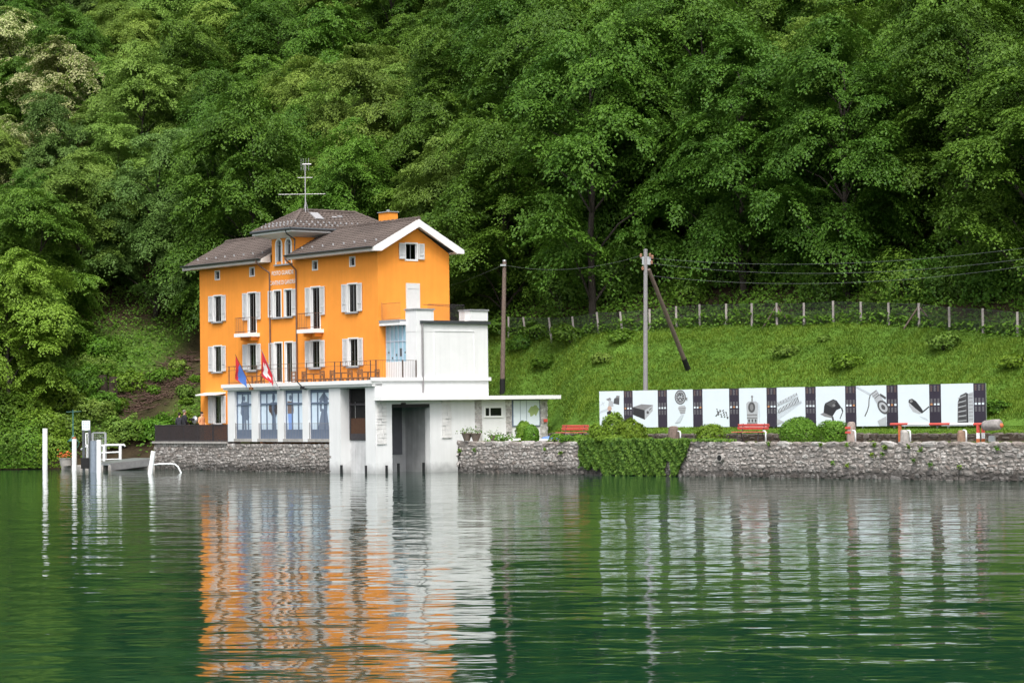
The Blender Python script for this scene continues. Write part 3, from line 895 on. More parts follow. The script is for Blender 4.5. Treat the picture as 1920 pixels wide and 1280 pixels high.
# gutters (front one stops at the tower) and fascia under them
for s0, s1 in ((RX0 - .02, TX0 - .2), (TX1 + .02, RX1 - .05)):
    g = G()
    prof = [(.075 * math.cos(t), .075 * math.sin(t)) for t in [math.pi + math.pi * i / 8 for i in range(9)]]
    for i in range(8):
        (y0, z0), (y1, z1) = prof[i], prof[i + 1]
        yy, zz = EY0 - .10, ZO + .03
        g.poly([(s0, yy + y0, zz + z0), (s1, yy + y0, zz + z0), (s1, yy + y1, zz + z1), (s0, yy + y1, zz + z1)])
    g.box(s0, s1, EY0 - .19, EY0 - .17, ZO + .02, ZO + .05)
    put('gutter', g, M['zinc'], roof, HM)
# snow guards
sg = G(); sg.box(-.02, .02, -.03, .03, 0, .10); sg.box(-.03, .03, -.05, -.03, .02, .12)
sgm = sg.mesh('snow_guard', mat('pale_snow_guard', (.5, .5, .52), .4, .1, 5, metal=.3))
def guard(x, y, z): inst('snow_guard', sgm, roof, HM @ Matrix.Translation((x, y, z)))
def zroof(y): return ZO + (ZRR - ZO) * (y - EY0) / (ym - EY0) + .04
x = RX0 + .7
while x < RX1 - .4:
    if not (TX0 - .4 < x < TX1 + .4): guard(x, EY0 + .62, zroof(EY0 + .62))
    x += 1.02
# drain pipes with a swan neck from each gutter end
for s0, s1 in ((TX0 - .55, TX0 - .18), (TX1 + .08, TX1 + .16)):
    g = G()
    g.path([(s0, EY0 - .1, ZO), (s0, EY0 - .1, ZO - .18), (s0 + .05, EY0 + .2, ZO - .42), (s1, HY0 - .08, ZO - .75), (s1, HY0 - .07, ZO - 1.0), (s1, HY0 - .07, 4.9)], .045, 8)
    put('drain_pipe', g, M['pipe'], house, HM)

# ---- tower wing with arched twin windows
TYB = 8.2; TZE = 13.28; TO = .8
g = G()
TW = lambda s, z, d: (s, HY0 - .012 + d, z)
zs0, zs1 = 11.75, 12.75                              # arch springing at zs1
aw = .36
acs = [hs(523.5, 470, 'y', HY0).x, hs(541.5, 470, 'y', HY0).x]
za0 = hs(523, 496, 'y', HY0).z; zsp = hs(532, 458, 'y', HY0).z
# front with two arched openings: built as strips
def arch_pts(c, r_, n=10): return [(c + r_ * math.cos(math.pi * i / n), zsp + r_ * math.sin(math.pi * i / n)) for i in range(n + 1)]
aw2 = .27
ztop = TZE - .05
wall_face(g, TW, TX0, TX1, 10.9, zsp, [(c - aw2, c + aw2, za0, zsp) for c in acs], .22, 0, 1)
prev = TX0
for c in acs:
    g.poly([TW(prev, zsp, 0), TW(c - aw2, zsp, 0), TW(c - aw2, ztop, 0), TW(prev, ztop, 0)])
    pts = arch_pts(c, aw2)
    for i in range(10):
        (x0, z0), (x1, z1) = pts[i], pts[i + 1]
        g.poly([TW(x0, z0, 0), TW(x1, z1, 0), TW(x1, ztop, 0), TW(x0, ztop, 0)])
        g.poly([TW(x0, z0, 0), TW(x1, z1, 0), TW(x1, z1, .22), TW(x0, z0, .22)], 1)
    prev = c + aw2
g.poly([TW(prev, zsp, 0), TW(TX1, zsp, 0), TW(TX1, ztop, 0), TW(prev, ztop, 0)])
for X in (TX0, TX1): g.poly([(X, HY0 - .012, 10.9), (X, TYB, 10.9), (X, TYB, ztop), (X, HY0 - .012, ztop)])
g.poly([(TX0, TYB, 4), (TX1, TYB, 4), (TX1, TYB, ztop), (TX0, TYB, ztop)])
for X in (TX0, TX1): g.poly([(X, HY1, 4), (X, TYB, 4), (X, TYB, 10.9), (X, HY1, 10.9)])
tower = put('tower', g, [M['orange'], M['trim']], house, HM)
for c in acs:
    g = G()
    pts = [(c + aw2, za0)] + arch_pts(c, aw2) + [(c - aw2, za0)]
    po = [(c + aw2 + .09, za0)] + arch_pts(c, aw2 + .09) + [(c - aw2 - .09, za0)]
    for i in range(len(pts) - 1):
        q = [TW(*pts[i], -.03), TW(*pts[i + 1], -.03), TW(*po[i + 1], -.03), TW(*po[i], -.03)]
        g.prism(q, (0, .05, 0))
    g.fbox(TW, c - .02, c + .02, za0, zsp + aw2 * .9, .12, .17); g.fbox(TW, c - aw2, c + aw2, zsp - .03, zsp + .02, .12, .165)
    aw_ = put('arched_window', g, M['trim'], tower, HM)
    g = G(); g.poly([TW(x, z, .15) for x, z in pts]); put('pane', g, M['glass'], tower, HM)
g = G(); g.fbox(TW, acs[0] - .4, acs[1] + .4, za0 - .08, za0, -.12, .03); put('sill', g, M['sill'], tower, HM)
# hipped tower roof
tx0, tx1, ty0, ty1 = TX0 - TO, TX1 + TO, HY0 - TO, TYB + TO
hw = (tx1 - tx0) / 2; TZR = TZE + hw * .60
g = G()
A, B, C_, D_ = (tx0, ty0, TZE), (tx1, ty0, TZE), (tx1, ty1, TZE), (tx0, ty1, TZE)
R0, R1 = (TXC, ty0 + hw, TZR), (TXC, ty1 - hw, TZR)
def tiled_tri(g, a, b, top, n): tiled(g, a, b, top, top, n)
tiled(g, B, C_, R1, R0, 10); tiled(g, D_, A, R0, R1, 10)
tiled_tri(g, A, B, R0, 10); tiled_tri(g, C_, D_, R1, 10)
troof = put('tower_roof', g, M['roof'], tower, HM)
g = G()
for p, q in ((A, R0), (B, R0), (C_, R1), (D_, R1), (R0, R1)):
    p = Vector(p); q = Vector(q); n = max(4, int((q - p).length / .36))
    for i in range(n): g.path([p.lerp(q, i / n) + Vector((0, 0, .03)), p.lerp(q, (i + 1.05) / n) + Vector((0, 0, .045))], [.085, .10], 8)
put('ridge_tiles', g, M['roof'], tower, HM, kind='stuff')
g = G()                                               # boxed white eaves
zc = TZE - .03
ins = [(TX0 - .03, HY0 - .05), (TX1 + .03, HY0 - .05), (TX1 + .03, TYB + .03), (TX0 - .03, TYB + .03)]
outs = [(tx0, ty0), (tx1, ty0), (tx1, ty1), (tx0, ty1)]
for i in range(4):
    o0, o1, i0, i1 = outs[i], outs[(i + 1) % 4], ins[i], ins[(i + 1) % 4]
    g.poly([(o0[0], o0[1], zc), (o1[0], o1[1], zc), (o1[0], o1[1], zc - .13), (o0[0], o0[1], zc - .13)])
    g.poly([(o0[0], o0[1], zc - .13), (o1[0], o1[1], zc - .13), (i1[0], i1[1], zc - .36), (i0[0], i0[1], zc - .36)])
put('eaves_box', g, M['trim'], tower, HM)
g = G()
o = [(tx0 - .07, ty0 - .07, zc + .03), (tx1 + .07, ty0 - .07, zc + .03), (tx1 + .07, ty1 + .07, zc + .03), (tx0 - .07, ty1 + .07, zc + .03)]
for i in range(4): g.tube(o[i], o[(i + 1) % 4], .07, n=8)
put('gutter', g, M['zinc'], tower, HM)
g = G(); g.path([(TX1 + .3, ty0 - .05, zc), (TX1 + .28, ty0 + .1, zc - .25), (TX1 + .08, HY0 - .07, zc - .5), (TX1 + .06, HY0 - .07, zc - .8), (TX1 + .06, HY0 - .07, ZO + .1)], .04, 8)
put('drain_pipe', g, M['zinc'], tower, HM)
# two rows of snow guards round the tower roof
for rowz in (.35, .62):
    xx = tx0 + .5
    while xx < tx1 - .4:
        inst('snow_guard', sgm, tower, HM @ Matrix.Translation((xx, ty0 + rowz, TZE + rowz * .6 + .03))); xx += .38
    yy = ty0 + .7
    while yy < ty1 - .6:
        inst('snow_guard', sgm, tower, HM @ Matrix.Translation((tx1 - rowz, yy, TZE + rowz * .6 + .03))); yy += .38
# skylight on the tower roof
yk = ty0 + 2.3; ks = .6
def tr(dx, y, up=0): return Vector((tx1 - dx, y, TZE + dx * ks + up))
g = G(); g.prism([tr(1.0, yk, .04), tr(1.0, yk + .55, .04), tr(1.65, yk + .55, .04), tr(1.65, yk, .04)], (.04, 0, .07)); sk = put('skylight', g, M['alu'], tower, HM)
g = G(); g.poly([tr(1.06, yk + .06, .125), tr(1.06, yk + .49, .125), tr(1.59, yk + .49, .125), tr(1.59, yk + .06, .125)]); put('skylight_pane', g, mat('skylight_glass', (.10, .16, .14), .05, .1, 3, spec=.8), tower, HM)
g = G()
for (dx, y) in ((1.25, yk + 1.3), (1.35, yk + 1.75)): g.prism([tr(dx, y, .04), tr(dx, y + .3, .04), tr(dx + .1, y + .3, .04), tr(dx + .1, y, .04)], (.02, 0, .05))
put('roof_hook', g, M['alu'], tower, HM)
# chimney
cp = hs(728, 418, 'y', ym + .55)
g = G(); g.box(cp.x - .48, cp.x + .48, ym + .25, ym + .85, ZRR - .6, 13.98)
ch = put('chimney', g, M['orange'], house, HM)
g = G(); g.box(cp.x - .54, cp.x + .54, ym + .19, ym + .91, 13.98, 14.03); g.lathe((cp.x, ym + .55, 14.03), [(.10, 0), (.10, .09), (.05, .12)], 10); put('chimney_cap', g, M['sill'], ch, HM)

# lettering painted on the facade
def letters(txt, pxc, pyc, pxw, hgt):
    cu = bpy.data.curves.new('lettering', 'FONT'); cu.body = txt; cu.size = 1; cu.align_x = 'CENTER'; cu.align_y = 'CENTER'; cu.offset = .022
    o = bpy.data.objects.new('t', cu); COL.objects.link(o)
    dg = bpy.context.evaluated_depsgraph_get(); me = bpy.data.meshes.new_from_object(o.evaluated_get(dg)); bpy.data.objects.remove(o)
    xsv = [v.co.x for v in me.vertices]; ysv = [v.co.y for v in me.vertices]
    L_, R__ = fx(pxc - pxw / 2, pyc), fx(pxc + pxw / 2, pyc)
    kx = (R__ - L_) / (max(xsv) - min(xsv)); kz = hgt / (max(ysv) - min(ysv))
    cx = (L_ + R__) / 2; cz = hs(pxc, pyc, 'y', HY0).z
    for v in me.vertices: v.co = Vector((cx + v.co.x * kx, HY0 - .022, cz + v.co.y * kz))
    me.materials.clear(); me.materials.append(M['lettering'])
    put('lettering', me, None, house, HM)
M['lettering'] = mat('faded_white_lettering', (.84, .74, .66), .8, .06, 12)
letters('POSTO GUARDIE', 530.5, 511.5, 41, .245)
letters('CANTINE DI GANDRIA', 531, 529.5, 49, .245)

# rooftop aerials on a mast (a thing of its own)
mp = HI @ at_depth(600, 402, 133.0)
mb = Vector((TXC + .2, mp.y, TZR - .12))
MP = lambda p: HM @ (mb + Vector(p))
root = thing('rooftop_aerial', 'tall grey television aerial mast on the tower roof ridge', 'aerial', HM @ mb)
zt = lambda py: zat(600, py, (HM @ mb).y) - mb.z
g = G(); g.tube((0, 0, 0), (0, 0, zt(306)), .035, .025, 8); g.path([(-.18, 0, 0), (0, 0, .75)], .02, 6); g.path([(.0, .2, 0), (0, 0, .75)], .02, 6)
put('mast', g, M['alu'], root, HM @ Matrix.Translation(mb))
axw = HI.to_3x3() @ Vector((1, 0, 0)); axw.normalize()
ayw = Vector((-axw.y, axw.x, 0))
def yagi(name, z, l0, l1, el, tilt=0):
    g = G(); a = axw * l0 + Vector((0, 0, z)); b = axw * l1 + Vector((0, 0, z + tilt)); g.tube(a, b, .018, n=6)
    n = int(abs(l1 - l0) / .16)
    for i in range(n + 1):
        c = a.lerp(b, i / n); g.tube(c - ayw * el, c + ayw * el, .008, n=5)
    put(name, g, M['alu'], root, HM @ Matrix.Translation(mb))
yagi('boom', zt(364), -1.5, 1.12, .35); yagi('boom', zt(333), -.42, .42, .12)
g = G(); z = zt(308)
g.tube(axw * -.15 + Vector((0, 0, z)), axw * .34 + Vector((0, 0, z)), .035, n=8)
for i in range(6):
    zz = z - .3 + .12 * i; g.tube(axw * -.2 + ayw * -.3 + Vector((0, 0, zz)), axw * -.2 + ayw * .3 + Vector((0, 0, zz)), .01, n=5)
    g.tube(axw * (.2) + ayw * 0 + Vector((0, 0, zz)), axw * .2 + Vector((0, 0, zz + .05)), .012, n=5)
for q in (-.22, -.1, .05, .2): g.tube(axw * q + Vector((0, 0, z - .34)), axw * q + Vector((0, 0, z + .34)), .008, n=5)
put('panel_aerial', g, M['alu'], root, HM @ Matrix.Translation(mb))

# ================================================================ white boathouse, colonnade, veranda and annex
ZT = 4.80
boat = hthing('white_boathouse', 'white boathouse with glazed colonnade and water gates below the orange house', 'boathouse', (-6, 4, 0))
bx = [rx(p, 780) for p in (427, 436, 440, 471, 484, 520, 532, 567, 578, 617)]
XL = rx(427)
XO0, XO1 = rx(638.5, 800), rx(685.5, 800)
zgl0, zgl1 = 1.78, 4.40
wins4 = [(rx(440), rx(471.5)), (rx(484), rx(520)), (rx(532), rx(567)), (rx(578.5), rx(617))]
XB = wins4[-1][1]
g = G()
# colonnade piece
wall_face(g, FR, XL, XB, 1.62, ZT - .32, [(a, b, 1.62, zgl1) for a, b in wins4], .34)
# gate piece down to the water
wall_face(g, FR, XB, 0.0, -1.0, ZT - .32, [(XO0, XO1, -1.0, 4.42)], .62)
g.box(XL, XL + .3, .34, 2.2, 1.62, ZT - .32)
g.poly([(XB, 0, -1), (XB, .4, -1), (XB, .4, 1.7), (XB, 0, 1.7)])
# near end wall: boat opening, then plain panels up to the long slab
EY = 11.75
EH0, EH1 = ey(735, 800), ey(806.5, 800)
zl = hs(770, 757, 'x', 0).z
wall_face(g, EN, 0.0, EY - .5, -1.0, 3.72, [(EH0, EH1, -1.0, zl)], .45)
wall_face(g, EN, 0.0, 7.3, 3.72, ZT - .02, [], .3)
g.poly([(0, EY - .5, .5), (-4, EY - .5, .5), (-4, EY - .5, 3.72), (0, EY - .5, 3.72)])
# inner walls of the boat basin
g.poly([(-2.72, .6, -1), (-2.72, 7, -1), (-2.72, 7, 3.7), (-2.72, .6, 3.7)], 1)
g.poly([(-3.4, EH1 + .35, -1), (-.45, EH1 + .35, -1), (-.45, EH1 + .35, 3.7), (-3.4, EH1 + .35, 3.7)], 1)
g.poly([(XO0 - .2, .62, -1), (0, .62, -1), (0, .62, 1.70), (XO0 - .2, .62, 1.70)], 1)
g.poly([(-3.4, .6, 3.7), (-.3, .6, 3.7), (-.3, 7, 3.7), (-3.4, 7, 3.7)], 1)
g.box(-2.5, -2.1, EH0 + 1.0, EH0 + 1.4, -1, 3.69, 1)
bw_ = put('wall', g, [M['white'], mat('grey_basin_plaster', (.60, .60, .61), .9, .12, 1.5, streak=.15)], boat, HM)
# dark gate recesses
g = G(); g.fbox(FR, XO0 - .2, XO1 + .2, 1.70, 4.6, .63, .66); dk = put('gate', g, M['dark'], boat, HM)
g = G()
g.fbox(FR, XO0, XO0 + .12, 1.72, 4.4, .56, .63); g.fbox(FR, XO1 - .12, XO1, 1.72, 4.4, .56, .63); g.fbox(FR, XO0 + .12, XO1 - .12, 3.5, 3.62, .56, .63); g.fbox(FR, XO0 + .12, XO1 - .12, 1.72, 2.05, .56, .63)
put('gate_frame', g, M['iron'], dk, HM)
g = G(); g.fbox(FR, XO0 + .12, XO1 - .55, 2.05, 2.85, .58, .62); put('gate_panel', g, mat('dark_brown_panel', (.07, .03, .014), .7, .2, 9), dk, HM)
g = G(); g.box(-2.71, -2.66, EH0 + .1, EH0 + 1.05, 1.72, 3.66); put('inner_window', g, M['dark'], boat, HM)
g = G(); g.box(-2.71, -2.66, EH0 + 1.75, EH1 + .1, 0.9, 3.66); put('inner_door', g, mat('inner_grey_door', (.16, .16, .18), .8, .1, 3), boat, HM)  # grey sheet painting the shade of a dark corridor at the back
g = G(); g.box(-.38, -.05, EH0 - .35, EH1 + .002, zl - .17, zl - .01); put('lintel_beam', g, M['black'], boat, HM)
g = G(); g.box(-.05, .03, ey(752, 756), ey(752, 756) + .28, zl - .05, zl + .07); put('lamp', g, M['black'], boat, HM)
# black fender posts at the gates
for px, on in ((640.5, 'f'), (687, 'f'), (724, 'e'), (752.5, 'i'), (799.5, 'i')):
    g = G()
    if on == 'f': x = rx(px, 880); g.box(x - .07, x + .07, -.05, .03, -.5, .42)
    elif on == 'e': y = ey(px, 880); g.box(-.02, .08, y - .05, y + .05, -.5, .42)
    else: y = ey(px, 880); g.box(-.30, -.2, y - .05, y + .05, -.5, .5)
    put('fender_post', g, M['black'], boat, HM)
# cornice of the terrace along the lake front
g = G()
g.box(XL - .22, .0, -.16, .42, ZT - .32, ZT - .20); g.box(XL - .30, .02, -.24, .44, ZT - .20, ZT)
put('cornice', g, M['trim'], boat, HM)
g = G(); g.box(XL - .2, -.02, .44, HY0 - .02, ZT - .42, ZT - .30); g.box(HX1 + .01, -.3, HY0 - .02, 2.65, ZT - .42, ZT - .30); put('terrace_floor', g, M['concrete'], boat, HM)
# ledge round the near end and the long canopy slab
g = G(); g.box(-.02, .10, -.26, 7.42, ZT - .06, ZT + .12); put('ledge', g, M['trim'], boat, HM)
zs_ = 3.74
g = G(); g.box(.001, .62, -.08, EY, zs_, zs_ + .20); g.box(-3.8, .0, 7.32, EY, zs_, zs_ + .20)
put('canopy_slab', g, M['trim'], boat, HM)
# painted stone piers on the end wall, built of blocks
def pier(y0, y1, z0, z1, seed):
    r = random.Random(seed); g = G(); z = z0
    while z < z1 - .05:
        h = min(r.uniform(.12, .24), z1 - z); y = y0
        while y < y1 - .02:
            w_ = min(r.uniform(.18, .42), y1 - y)
            if y1 - y - w_ < .1: w_ = y1 - y
            p = r.uniform(.015, .07)
            g.prism([(.001, y + .008, z + .008), (.001, y + w_ - .008, z + .008), (.001, y + w_ - .008, z + h - .008), (.001, y + .008, z + h - .008)], (p, 0, 0)); y += w_
        z += h
    return g
M['pierstone'] = stonemat('pale_pier_stone', [(.5, .48, .47), (.38, .35, .34), (.62, .6, .59), (.45, .43, .41)], wet=False, objr=False, scale=4)
put('stone_pier', pier(ey(706), ey(724), 1.5, 3.72, 1), M['whitestone'], boat, HM)
for i, (p0, p1, zb) in enumerate(((828, 846, 1.75), (890, 903, 1.55), (948, 959, 1.55), (1012, 1026, 1.55))):
    put('stone_pier', pier(ey(p0), ey(p1), zb, 3.72, 5 + i), [M['whitestone'] if i == 0 else M['pierstone']], boat, HM)
# slit window in the end wall
y0, y1 = ey(909.5, 771), ey(939.5, 771); z0, z1 = hs(925, 779, 'x', 0).z, hs(925, 764.5, 'x', 0).z
g = G()
g.fbox(EN, y0 - .12, y0, z0 - .1, z1 + .1, -.05, .0); g.fbox(EN, y1, y1 + .12, z0 - .1, z1 + .1, -.05, 0); g.fbox(EN, y0, y1, z1, z1 + .1, -.05, 0); g.fbox(EN, y0, y1, z0 - .1, z0, -.05, 0)
ym_ = y0 + (y1 - y0) * .27; g.fbox(EN, ym_ - .03, ym_ + .03, z0, z1, -.05, 0)
wv = put('slit_window', g, M['trim'], boat, HM)
g = G(); g.fbox(EN, y0, y1, z0, z1, -.012, -.004); put('pane', g, mat('black_window', (.012, .013, .014), .15, .1, 3), wv, HM)
# information boards hung on the end wall
y0, y1 = ey(959.5, 780), ey(1012, 780); z0, z1 = hs(985, 799, 'x', 0).z, 3.70
g = G(); g.fbox(EN, y0, y1, z0, z1, -.05, -.01); root = hthing('information_board', 'pale blue information board with a green map under the canopy slab', 'board', (0, y0, z0))
put('backing', g, M['bluegrey'], root, HM)
ws = y1 - y0
for a, b in ((.04, .27), (.29, .49), (.51, .96)):
    g = G(); g.fbox(EN, y0 + ws * a, y0 + ws * b, z0 + .05, z1 - .03, -.07, -.051); put('panel', g, M['board'], root, HM)
g = G(); cy_, cz_ = ey(998.5, 771), hs(998.5, 771, 'x', 0).z
r = random.Random(2)
pts = [(.34, .05), (.40, .12), (.30, .2), (.22, .32), (.08, .34), (-.02, .26), (-.14, .28), (-.26, .14), (-.36, -.02), (-.24, -.08), (-.2, -.28), (-.04, -.22), (.06, -.14), (.16, -.26), (.24, -.12)]
g.poly([EN(cy_ + a * 1.05, cz_ + b, -.076) for a, b in pts]); put('map', g, M['print_green'], root, HM)
# small red sign on the end pier
g = G(); c = hs(1019, 788, 'x', -.08); g.fbox(EN, c.y - .12, c.y + .12, c.z - .08, c.z + .08, -.12, -.085)
single('red_plate', 'small red plate fixed to the end stone pier', 'sign', g, M['redwhite_r'], HM @ Vector((.1, c.y, c.z - .08)), HM)
# security lamp arm near gate
# annex block with coping
AY0, AY1 = 2.65, 7.3
g = G()
wall_face(g, EN, AY0, AY1, ZT - .05, 7.72, [], .3)
g.poly([(0, AY0, ZT - .05), (-.95, AY0, ZT - .05), (-.95, AY0, 7.72), (0, AY0, 7.72)])
g.poly([(0, AY1, .5), (-3.0, AY1, .5), (-3.0, AY1, 7.72), (0, AY1, 7.72)])
g.poly([(0, AY0, 7.72), (0, AY1, 7.72), (HX1, AY1, 7.72), (HX1, AY0, 7.72)])
# corner posts of the roof parapet
pyA = ey(813, 590); 
g.box(-.95, .012, AY0 - .012, pyA, 7.3, 8.42); g.box(-.95, .012, ey(881, 590), AY1 + .012, 7.9, 8.42)
# raised frame on the panel
for s0, s1, z0, z1 in ((ey(814, 650), ey(889, 650), 7.32, 7.36), ):
    g.fbox(EN, s0, s1, z0, z1, -.03, 0)
for p in (814, 889):
    s = ey(p, 650); g.fbox(EN, s, s + .04, ZT + .13, 7.32, -.03, 0)
annex = put('annex', g, M['white'], boat, HM)
g = G(); g.box(-1.0, .06, AY0 - .06, pyA + .05, 8.42, 8.50); g.box(-1.0, .06, ey(881, 590) - .05, AY1 + .06, 8.42, 8.50); put('coping', g, M['sill'], annex, HM)
g = G(); g.box(-.02, .14, pyA - .9, AY1 + .1, 7.72, 7.86); put('gutter', g, M['zinc'], annex, HM)
g = G(); y = ey(791, 660); g.tube((.07, y, 7.72), (.07, y, hs(791, 736, 'x', 0).z), .055, n=8); put('drain_pipe', g, M['polegrey'], annex, HM)
# roof railing at the back of the annex
g = G()
for z in (7.9, 8.75): g.tube((-.9, pyA, z), (-2.7, AY1 - .1, z), .014, n=5); 
for z in (7.9, 8.75): g.tube((-.5, pyA + .02, z), (-.5, ey(881, 590), z), .014, n=5)
n = 34
for i in range(n + 1):
    y = pyA + (ey(881, 590) - pyA) * i / n; g.tube((-.5, y, 7.8), (-.5, y, 8.75), .008, n=4)
put('roof_railing', g, M['iron'], annex, HM)
# veranda: low wall, blue glazing, roof slab, railing above
VX0, VX1 = HX1, -.95
zv0 = hs(740, 678, 'y', 2.65).z; zv1 = hs(740, 610, 'y', 2.65).z
g = G(); g.box(VX0 + .002, VX1 + .02, 2.64, 2.85, ZT - .05, zv0)
ver = put('veranda', g, M['white'], boat, HM)
nb = 5
for i in range(nb):
    a = VX0 + .02 + (VX1 - VX0) * i / nb; b = VX0 + (VX1 - VX0) * (i + 1) / nb
    g = G(); g.box(a + .05, b, 2.70, 2.72, zv0, zv1); put('pane', g, M['bluecurtain'], ver, HM)
g = G()
for i in range(nb + 1):
    a = VX0 + .01 + (VX1 - VX0) * i / nb; g.box(a, a + .05, 2.66, 2.74, zv0, zv1)
zt_ = zv0 + (zv1 - zv0) * .55; g.box(VX0 + .06, VX1, 2.665, 2.735, zt_, zt_ + .05)
put('glazing_bars', g, mat('pale_glazing_bars', (.5, .58, .68), .5, .05, 4), ver, HM)
g = G()                                             # small prints stuck on the panes
for (fx_, fz, w_, h_) in ((.12, .42, .10, .10), (.30, .14, .10, .10), (.50, .28, .11, .12), (.71, .26, .19, .42), (.92, .40, .10, .10)):
    x = VX0 + (VX1 - VX0) * fx_; z = zv0 + (zt_ - zv0) * fz; g.box(x - w_ / 2, x + w_ / 2, 2.694, 2.699, z, z + h_)
put('sticker', g, M['print_dark'], ver, HM)
g = G(); g.box(HX1 - .25, VX1 + .04, 2.25, 3.4, zv1, zv1 + .16); put('roof_slab', g, M['trim'], ver, HM)
g = G(); g.box(HX1 + .01, VX1 + .04, 2.22, 3.4, zv1 + .16, zv1 + .28); put('roof_edge', g, M['sill'], ver, HM)
g = G(); zz = zv1 + .28
for z in (zz + .06, zz + .88): g.path([(HX1 + .12, 2.35, z), (VX1, 2.35, z)], .016, 6)
g.tube((HX1 + .12, 2.35, zz - .1), (HX1 + .12, 2.35, zz + .95), .028, n=6)
for i in range(30):
    x = HX1 + .14 + (VX1 - HX1 - .14) * i / 30; g.tube((x, 2.35, zz), (x, 2.35, zz + .88), .007, n=4)
put('balcony_railing', g, mat('orange_tinted_railing', (.55, .22, .06), .6, .1, 5), ver, HM)

# four glazed doors of the colonnade, each with a printed figure
def figure(g, F, c, z0, h, pose, mi):
    """flat printed figure: head, torso, arms, legs as one outline set on the glass"""
    def P(a, b): return F(c + a * h * .8, z0 + b * h, .170)
    def E(a, b, ra, rb, m): g.poly([P(a + ra * math.cos(2 * math.pi * i / 14), b + rb * math.sin(2 * math.pi * i / 14)) for i in range(14)], m)
    E(0, .93, .075, .075, mi[0])
    if pose == 0:
        g.poly([P(-.20, .84), P(.20, .84), P(.24, .50), P(.12, .42), P(.16, 0), P(.02, 0), P(0, .38), P(-.02, 0), P(-.16, 0), P(-.12, .42), P(-.24, .52)], mi[0])
        E(.20, .42, .12, .09, mi[0])
    elif pose == 1:
        E(.0, .95, .10, .11, mi[0]); g.poly([P(-.30, .78), P(-.1, .82), P(.2, .82), P(.26, .55), P(.12, .40), P(.16, 0), P(-.12, 0), P(-.12, .42)], mi[0])
        E(-.22, .66, .10, .13, mi[1]); E(.14, .62, .12, .14, mi[1]); g.poly([P(-.3, .62), P(-.16, .66), P(-.02, .48), P(-.12, .44)], mi[1])
    elif pose == 2:
        g.poly([P(-.18, .84), P(.16, .82), P(.2, .6), P(.18, .5), P(-.18, .5)], mi[1]); g.poly([P(-.16, .5), P(.16, .5), P(.10, 0), P(-.10, 0)], mi[2])
    else:
        g.poly([P(-.30, .86), P(0, 1.06), P(.32, .86), P(0, .80)], mi[0]); g.poly([P(-.26, .84), P(-.10, .84), P(-.12, .55), P(-.22, .55)], mi[0]); g.poly([P(.06, .84), P(.24, .84), P(.20, .55), P(.10, .55)], mi[0])
        g.poly([P(-.12, .62), P(.18, .6), P(.34, 0), P(-.36, .06)], mi[0])
for i, (a, b) in enumerate(wins4):
    g = G(); w_ = b - a
    D0, D1 = .14, .22
    g.fbox(FR, a, a + .07, zgl0, zgl1, D0, D1); g.fbox(FR, b - .07, b, zgl0, zgl1, D0, D1)
    for q in (1 / 3, 2 / 3): g.fbox(FR, a + w_ * q - .045, a + w_ * q + .045, zgl0 + .5, zgl1 - .18, D0, D1)
    g.fbox(FR, a + .07, b - .07, zgl0, zgl0 + .50, D0, D1); g.fbox(FR, a + .07, b - .07, zgl1 - .18, zgl1, D0, D1)
    zt2 = zgl0 + (zgl1 - zgl0) * .70; g.fbox(FR, a + .07, b - .07, zt2, zt2 + .10, D0 - .01, D1 - .01)
    wo_ = put('glazed_door', g, M['bluegrey'], boat, HM)
    for k in range(3):
        for (q0, q1) in ((zgl0 + .5, zt2), (zt2 + .1, zgl1 - .18)):
            g = G(); s0 = a + .07 if k == 0 else a + w_ * k / 3 + .045; s1 = b - .07 if k == 2 else a + w_ * (k + 1) / 3 - .045
            g.fbox(FR, s0, s1, q0, q1, .175, .185); put('pane', g, M['bluepane'], wo_, HM)
    g = G(); figure(g, FR, a + w_ * (.42, .68, .22, .62)[i], zgl0 + .35, 2.0, i, [0, 1, 2]); put('printed_figure', g, [M['print_blue'], M['print_brown'], M['print_sky']], wo_, HM)
    g = G(); g.fbox(FR, a - .02, b + .02, 1.62, zgl0, -.06, .3); put('sill', g, M['concrete'], wo_, HM)
    g = G(); z = zgl0 + .82
    g.tube(FR(a, z, .04), FR(b, z, .04), .012, n=6); g.tube(FR(a + .03, zgl0, .04), FR(a + .03, z + .05, .04), .02, n=6)
    for k in range(1, 12): g.tube(FR(a + w_ * k / 12, zgl0, .04), FR(a + w_ * k / 12, z, .04), .006, n=4)
    put('guard_rail', g, M['polegrey'], wo_, HM)

# ---- terrace railing: wrought iron with scrolls
root = hthing('terrace_railing', 'thin dark wrought iron railing around the terrace edge', 'railing', (-7, .1, ZT))
zr = ZT + 1.0
M['railbrown'] = mat('brown_iron', (.10, .065, .05), .6, .2, 8)
g = G(); yq = .05; xr1 = .0
xr0 = XL - .1
path = [(xr0, HY0 - .05), (xr0, yq), (xr1, yq), (xr1, 2.5)]
for z in (ZT + .1, zr): g.path([(p[0], p[1], z) for p in path], .013, 6)
put('rail', g, M['railbrown'], root, HM)
for px in (428, 480, 505, 540, 573, 626, 637, 693):
    x = rx(px, 690); g = G(); g.box(x - .02, x + .02, yq - .02, yq + .02, ZT, zr + .02); put('post', g, M['railbrown'], root, HM)
for px in (705, 755, 780):
    y = max(.05, ey(px, 690)); g = G(); g.box(-.02, .02, y - .025, y + .025, ZT, zr + .02); put('post', g, M['railbrown'], root, HM)
g = G()
for y in np.arange(.15, ey(780, 690), .11): g.tube((0, y, ZT + .1), (0, y, zr), .007, n=4)
x = xr0
while x < xr1:
    g.tube((x, yq, ZT + .1), (x, yq, zr - .22), .0045, n=4); x += .13
put('bars', g, M['railbrown'], root, HM, kind='stuff')
g = G()
